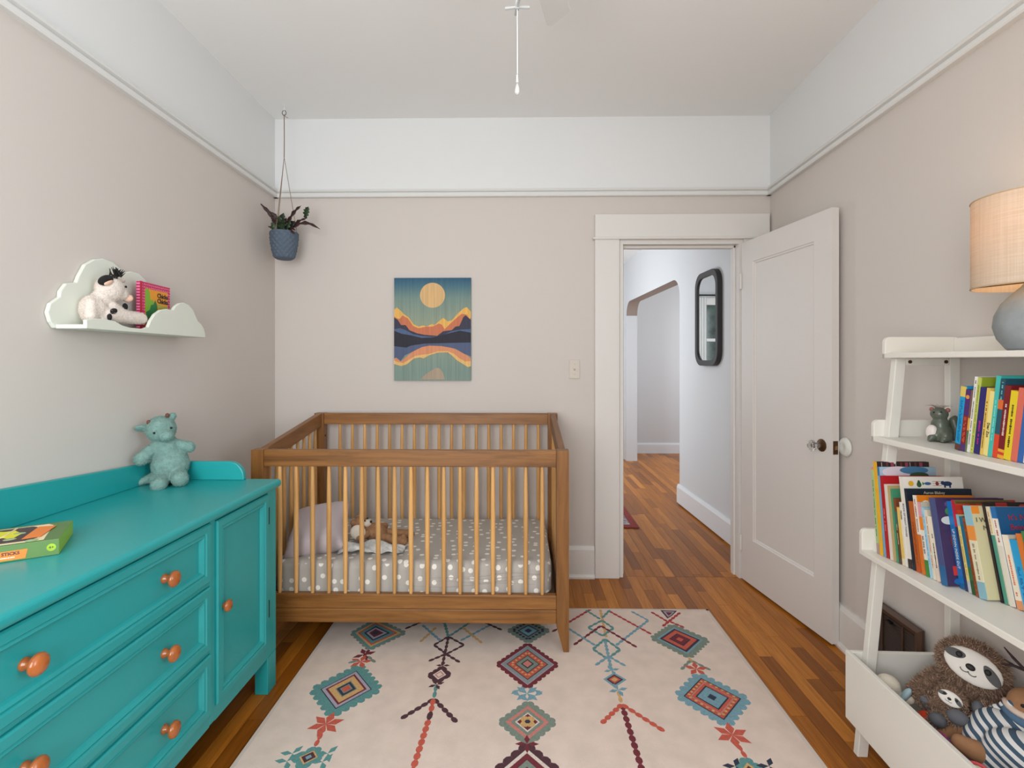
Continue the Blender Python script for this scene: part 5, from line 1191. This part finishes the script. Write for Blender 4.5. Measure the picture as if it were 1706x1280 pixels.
mid_ = [
 ('small bright blue board book with a yellow top, first on the middle shelf', .016, .176, [(.10, (96, 60, 50)), (.84, (20, 156, 208)), (1, (226, 200, 100))], (24, 150, 200), dict(mark=(.15, .78, (16, 92, 150), 2))),
 ('purple and red board book with a round orange spot', .015, .168, [(.12, (84, 44, 110)), (.58, (140, 34, 40)), (1, (80, 40, 110))], (70, 38, 96), dict(mark=(.15, .55, (226, 110, 60), 2))),
 ('thin brown and yellow book on the middle shelf', .006, .168, [(.35, (90, 120, 80)), (.55, (226, 176, 60)), (1, (120, 90, 76))], (110, 90, 70), {}),
 ('tall slim white book on the middle shelf', .009, .204, [(1, (236, 232, 226))], (226, 222, 214), dict(mark=(.1, .95, (90, 90, 96)))),
 ('tall lime green book on the middle shelf', .010, .202, [(1, (196, 204, 100))], (150, 166, 50), dict(mark=(.05, .9, (130, 140, 60)))),
 ('navy board book with colourful spine letters', .018, .176, [(1, (44, 36, 110))], (48, 40, 112), dict(mark=(.15, .5, (190, 40, 130)))),
 ('thin golden yellow board book on the middle shelf', .009, .176, [(1, (232, 196, 92))], (232, 200, 100), dict(mark=(.1, .8, (90, 70, 40)))),
 ('pale yellow board book titled in small dark letters', .012, .168, [(1, (240, 222, 140))], (240, 222, 140), dict(title='Dear Zoo', tpos=.40, tsize=.0095)),
 ('tall turquoise book on the middle shelf', .012, .208, [(1, (70, 190, 180))], (60, 170, 164), dict(mark=(.2, .7, (150, 224, 214)))),
 ('dark teal and orange book on the middle shelf', .013, .200, [(.30, (222, 72, 40)), (.62, (36, 88, 104)), (.74, (222, 110, 50)), (1, (34, 78, 96))], (34, 78, 96), dict(mark=(.76, .98, (120, 190, 190)))),
 ('dark red board book with a striped foot', .016, .184, [(.05, (236, 170, 50)), (.09, (206, 60, 40)), (.13, (236, 170, 50)), (1, (122, 26, 32))], (122, 26, 32), dict(mark=(.3, .75, (230, 210, 200)))),
 ('yellow board book with black lettering on the middle shelf', .018, .172, [(1, (232, 206, 40))], (224, 196, 50), dict(mark=(.2, .8, (60, 50, 20)))),
 ('coral board book towards the near end of the middle shelf', .016, .18, [(1, (220, 110, 90))], (220, 110, 90), {}),
 ('tall blue book towards the near end of the middle shelf', .014, .20, [(1, (50, 100, 170))], (50, 100, 170), {}),
 ('white book at the near end of the middle shelf', .016, .18, [(1, WHT)], WHT, {}),
]
y = 1.432; MBK = {}
for i, (lab, th, h, bands, cov, ex) in enumerate(mid_):
    lean = -math.radians(7.0); yp = y - th / math.cos(lean) - .0005
    o, y0 = book(lab, 1.196, yp, Z2, lean, th, .130 if h < .19 else .165, h, bands, cov, GM, seed=50 + i, name='board_book', **ex); MBK[i] = o; y = yp
MB().lathe([(.0, 0), (.0055, 0), (.0055, -.0006), (.0, -.0006)], 16, c=(0, .0075, .148), axis='x').build('spine_spot', bmat((232, 150, 70)), MBK[1])

# ================================================================== TOYS IN THE BIN
BZ = BN + .012
M_SL = mat('sloth_under', (122, 96, 80), .95)
FM_S = fur_mat('sloth_fur', (92, 70, 57), (198, 168, 144))
M_FACE = mat('sloth_face', (236, 230, 222), .85, bump=.2, bscale=160); M_PATCH = mat('sloth_patch', (92, 92, 92), .9); M_CLAW = mat('sloth_claw', (98, 100, 106), .8); M_PBLK = mat('plush_black', (22, 20, 20), .6)
sl = thing('sloth_plush', 'brown shaggy sloth plush with a white face hugging a baby in the toy bin', 'plush toy', (1.296, 1.530, BZ + .001), math.radians(-40))
HC = Vector((.026, .0, .268))
Fm = Matrix.Translation(HC) @ Matrix.Rotation(math.radians(-24), 4, 'X') @ Matrix.Rotation(math.radians(21), 4, 'Y')
bb = blob('body', [(HC, (.084, .060, .074), (0, .36, 0)), ((0, .0, .10), (.080, .065, .098)), ((0, .0, .19), (.062, .05, .05)), ((-.055, .0, .20), (-.096, -.030, .160), .030, .028), ((-.096, -.030, .160), (-.068, -.066, .155), .027, .022), ((.060, -.005, .20), (.098, -.035, .175), .030, .028), ((.098, -.035, .175), (.048, -.094, .200), .026, .021), ((-.03, -.04, .10), (-.047, -.118, .140), .034, .025), ((.02, -.04, .11), (-.004, -.125, .168), .034, .026)], M_SL, sl, .006, 5)
def on_face(p):
    q = Fm.inverted() @ p; return not (q.y < -.030 and (q.x / .062) ** 2 + ((q.z - .002) / .044) ** 2 < 1)
fur(bb, 26000, .011, FM_S, sl, .0011, .55, on_face)
def face(parent, Fx, s, d):
    def FE(nm, x, z, rx, rz, dy, m, rot=0, ry=.004):
        mb = MB(); mb.T = Fx @ Matrix.Translation((x * s, -d + dy * s, z * s)) @ Matrix.Rotation(rot, 4, 'Y'); mb.ell((0, 0, 0), (rx * s, ry * s, rz * s), nu=20, nv=10); return mb.build(nm, m, parent, smooth=True)
    FE('face', 0, 0, .066, .044, 0, M_FACE, 0, .014)
    FE('eye_patch', -.044, .010, .024, .012, -.011, M_PATCH, math.radians(-14)); FE('eye_patch', .040, .004, .028, .013, -.011, M_PATCH, math.radians(34))
    FE('eye', -.036, .012, .008, .008, -.014, M_PBLK); FE('eye', .030, .008, .008, .008, -.0145, M_PBLK)
    FE('nose', -.004, -.004, .011, .0085, -.015, M_PBLK)
    for sg in (-1, 1):
        mb = MB(); mb.T = Fx @ Matrix.Translation((-.004 * s, -d - .0145 * s, -.013 * s)); mb.tube([Vector((sg * .009 + .009 * math.cos(t), 0, -.004 - .006 * math.sin(t))) * s for t in [PI * (q / 8) for q in range(9)]], .0011 * s, 5); mb.build('mouth', M_PBLK, parent)
face(sl, Fm, 1.0, .052)
for p, r in (((-.070, -.074, .158), (.020, .020, .020)), ((.036, -.106, .206), (.014, .020, .019)), ((-.048, -.134, .150), (.021, .018, .019)), ((-.006, -.144, .182), (.025, .018, .020))): MB().ell(p, r).build('paw', M_CLAW, sl, smooth=True)
# baby sloth held by the big one
bp0 = sl.matrix_basis @ Vector((-.024, -.085, .150))
by = thing('baby_sloth_plush', 'small baby sloth plush held in the arms of the large sloth', 'plush toy', sl.matrix_basis @ Vector((-.016, -.096, .112)), math.radians(-40))
BC = Vector((-.006, .000, .092)); Fb = Matrix.Translation(BC) @ Matrix.Rotation(math.radians(-24), 4, 'X') @ Matrix.Rotation(math.radians(18), 4, 'Y')
b2 = blob('body', [(BC, (.036, .028, .030)), ((0.004, .0, .048), (.034, .028, .036)), ((-.026, 0, .062), (-.058, -.006, .066), .013, .012), ((.028, 0, .06), (.052, -.012, .044), .013, .012), ((-.015, -.01, .022), (-.026, -.028, .012), .014, .012), ((.02, -.01, .022), (.026, -.028, .012), .014, .012)], M_SL, by, .004, 4)
def on_face2(p):
    q = Fb.inverted() @ p; return not (q.y < -.012 and (q.x / .027) ** 2 + (q.z / .019) ** 2 < 1)
fur(b2, 7000, .007, FM_S, by, .0009, .55, on_face2)
face(by, Fb, .42, .024)
MB().ell((-.062, -.008, .067), (.012, .011, .010)).build('paw', M_CLAW, by, smooth=True)

# brown doll in a striped romper
m, nt, b_ = pr('striped_romper'); tc = N(nt, 'ShaderNodeTexCoord'); mp = N(nt, 'ShaderNodeMapping'); mp.inputs['Rotation'].default_value = (0, math.radians(58), 0); nt.links.new(tc.outputs['Object'], mp.inputs['Vector'])
wv = N(nt, 'ShaderNodeTexWave', wave_type='BANDS', bands_direction='X'); wv.inputs['Scale'].default_value = 16; wv.inputs['Distortion'].default_value = 1.6; wv.inputs['Detail'].default_value = 1; wv.inputs['Detail Scale'].default_value = .6; nt.links.new(mp.outputs[0], wv.inputs['Vector'])
gt = N(nt, 'ShaderNodeMath', operation='GREATER_THAN'); gt.inputs[1].default_value = .5; nt.links.new(wv.outputs['Fac'], gt.inputs[0])
mc = N(nt, 'ShaderNodeMix', data_type='RGBA'); nt.links.new(gt.outputs[0], mc.inputs[0]); mc.inputs[6].default_value = lin((226, 224, 222)); mc.inputs[7].default_value = lin((66, 88, 108)); nt.links.new(mc.outputs[2], b_.inputs['Base Color']); b_.inputs['Roughness'].default_value = .9
M_ROMP = m; M_DOLL = mat('doll_brown', (168, 122, 86), .9, var=.15, scale=30, bump=.3, bscale=60)
dl = thing('striped_doll', 'brown cloth doll in a navy striped romper lying in the toy bin', 'doll', (1.245, 1.36, BZ + .001), math.radians(-40))
def dd_(px, py, X): p = at_x(px, py, X); q = Matrix.Rotation(math.radians(40), 3, 'Z') @ (p - Vector((1.245, 1.36, BZ + .001))); return q
hdp = dd_(1716, 1178, 1.322)
tor = dd_(1668, 1225, 1.270); hip = dd_(1640, 1250, 1.225)
blob('body', [(hdp, (.046, .042, .044)), (dd_(1690, 1200, 1.30), (.026, .026, .026)), (tor, (.05, .05, .05)), (dd_(1640, 1220, 1.24), dd_(1588, 1218, 1.205), .027, .023), (dd_(1588, 1218, 1.205), dd_(1572, 1224, 1.185), .023, .020), (dd_(1655, 1262, 1.215), dd_(1618, 1248, 1.17), .027, .025), (dd_(1618, 1248, 1.17), dd_(1600, 1238, 1.15), .024, .021)], M_DOLL, dl, .005, 5)
blob('romper', [(tor, (.066, .060, .062)), (dd_(1690, 1215, 1.29), (.044, .044, .040)), (dd_(1645, 1238, 1.235), (.052, .046, .050)), (dd_(1660, 1262, 1.22), (.05, .04, .04)), (dd_(1700, 1255, 1.25), (.07, .05, .05))], M_ROMP, dl, .005, 5)
cl_ = MB(); cl_.tube([hdp + Vector((.044 * math.cos(t), -.040 * math.sin(t), -.018 - .010 * math.sin(t))) for t in [PI * q / 12 for q in range(13)]], .013, 8); cl_.build('bandana', mat('bandana_blue', (84, 112, 140), .85), dl, smooth=True)
cl_ = MB(); cl_.tube([hdp + Vector((.046 * math.cos(t), -.042 * math.sin(t), -.002 - .008 * math.sin(t))) for t in [PI * q / 12 for q in range(13)]], .008, 8); cl_.build('bandana_trim', mat('bandana_pale', (222, 200, 184), .85), dl, smooth=True)
for sg in (-.016, .016): MB().ell(hdp + Vector((sg, -.041, .016)), (.0045, .004, .0045)).build('eye', M_PBLK, dl, smooth=True)
tw = MB(); q0 = hdp + Vector((-.002, .01, .035))
for pts in (((0, 0, 0), (-.004, 0, .05), (-.028, .002, .075), (-.046, 0, .098)), ((-.006, 0, .052), (-.030, 0, .056), (-.052, 0, .050)), ((-.028, .001, .056), (-.046, 0, .066)), ((0, 0, .03), (.02, 0, .06), (.03, 0, .09))): tw.tube([q0 + Vector(p) for p in pts], [.004] * (len(pts) - 1) + [.0015], 6)
tw.build('antlers', mat('twig_dark', (52, 38, 38), .8), dl, smooth=True)
rf = MB()
for px_, py_ in ((1652, 1178), (1664, 1176), (1676, 1172), (1688, 1170)): rf.ell(dd_(px_, py_ + 4, 1.285), (.014, .010, .009))
rf.build('collar_ruffle', M_ROMP, dl, smooth=True)

# smaller toys
wt = at_x(1462, 1118, 1.150)
wh = thing('whale_plush', 'small cream and pale blue plush poking out behind the bin front', 'plush toy', (1.140, 1.600, BZ + .001), math.radians(-40))
blob('body', [((0, 0, .085), (.036, .034, .084)), ((-.004, -.004, .160), (.034, .032, .030)), ((.01, .0, .11), (.05, -.01, .14), .016, .014)], M_CREAM, wh, .005, 4)
MB().ell((.040, -.010, .150), (.010, .018, .026), (0, .5, 0)).build('ear', mat('plush_pale_blue', (168, 196, 204), .9), wh, smooth=True)
MB().ell((.006, -.036, .166), (.003, .003, .003)).build('eye', M_PBLK, wh, smooth=True)
cloth('red_cloth_toy', 'orange red cloth toy lying behind the sloth in the bin', 'cloth toy', lambda u, v: (-.045 + .09 * u, -.05 + .10 * v, .012 + .125 * (math.sin(PI * u) * math.sin(PI * v)) ** .5 + .006 * math.sin(9 * u + 5 * v)), 20, 20, mat('cloth_red', (206, 62, 30), .85), None, .004, (1.175, 1.500, BZ))
kc = at_x(1590, 1240, 1.135)
cloth('woven_scarf', 'pink and blue woven cloth bundled at the front of the bin', 'cloth', lambda u, v: (-.03 + .06 * u, -.06 + .12 * v, .010 + (.150) * (math.sin(PI * u) * math.sin(PI * v)) ** .35 + .005 * math.sin(16 * u + 11 * v)), 26, 26, None or mat('scarf_pink', (204, 48, 84), .9, var=.9, scale=55, col2=(40, 70, 120)), None, .004, (1.122, 1.385, BZ))
eg = thing('felt_disc', 'cream felt disc with a pink edge at the bin front', 'felt toy', (1.118, 1.272, BZ + .001), math.radians(-40))
blob('body', [((0, 0, .088), (.030, .026, .088)), ((0, 0, .140), (.030, .022, .034))], mat('felt_cream', (226, 218, 190), .95), eg, .005, 3)
MB().tube([(.031 * math.cos(t), -.004, .140 + .036 * math.sin(t)) for t in [2 * PI * q / 24 for q in range(25)]], .004, 6).build('edge', mat('felt_pink', (226, 90, 96), .95), eg, smooth=True)
pu = blob('purple_ball', [((0, 0, .060), (.050, .050, .060))], mat('plush_purple', (120, 104, 150), .95, bump=.4, bscale=120), None, .006, 3)
pu.location = (1.195, 1.425, BZ + .001); tag(pu, 'muted purple plush ball between the sloth and the doll', 'plush toy')
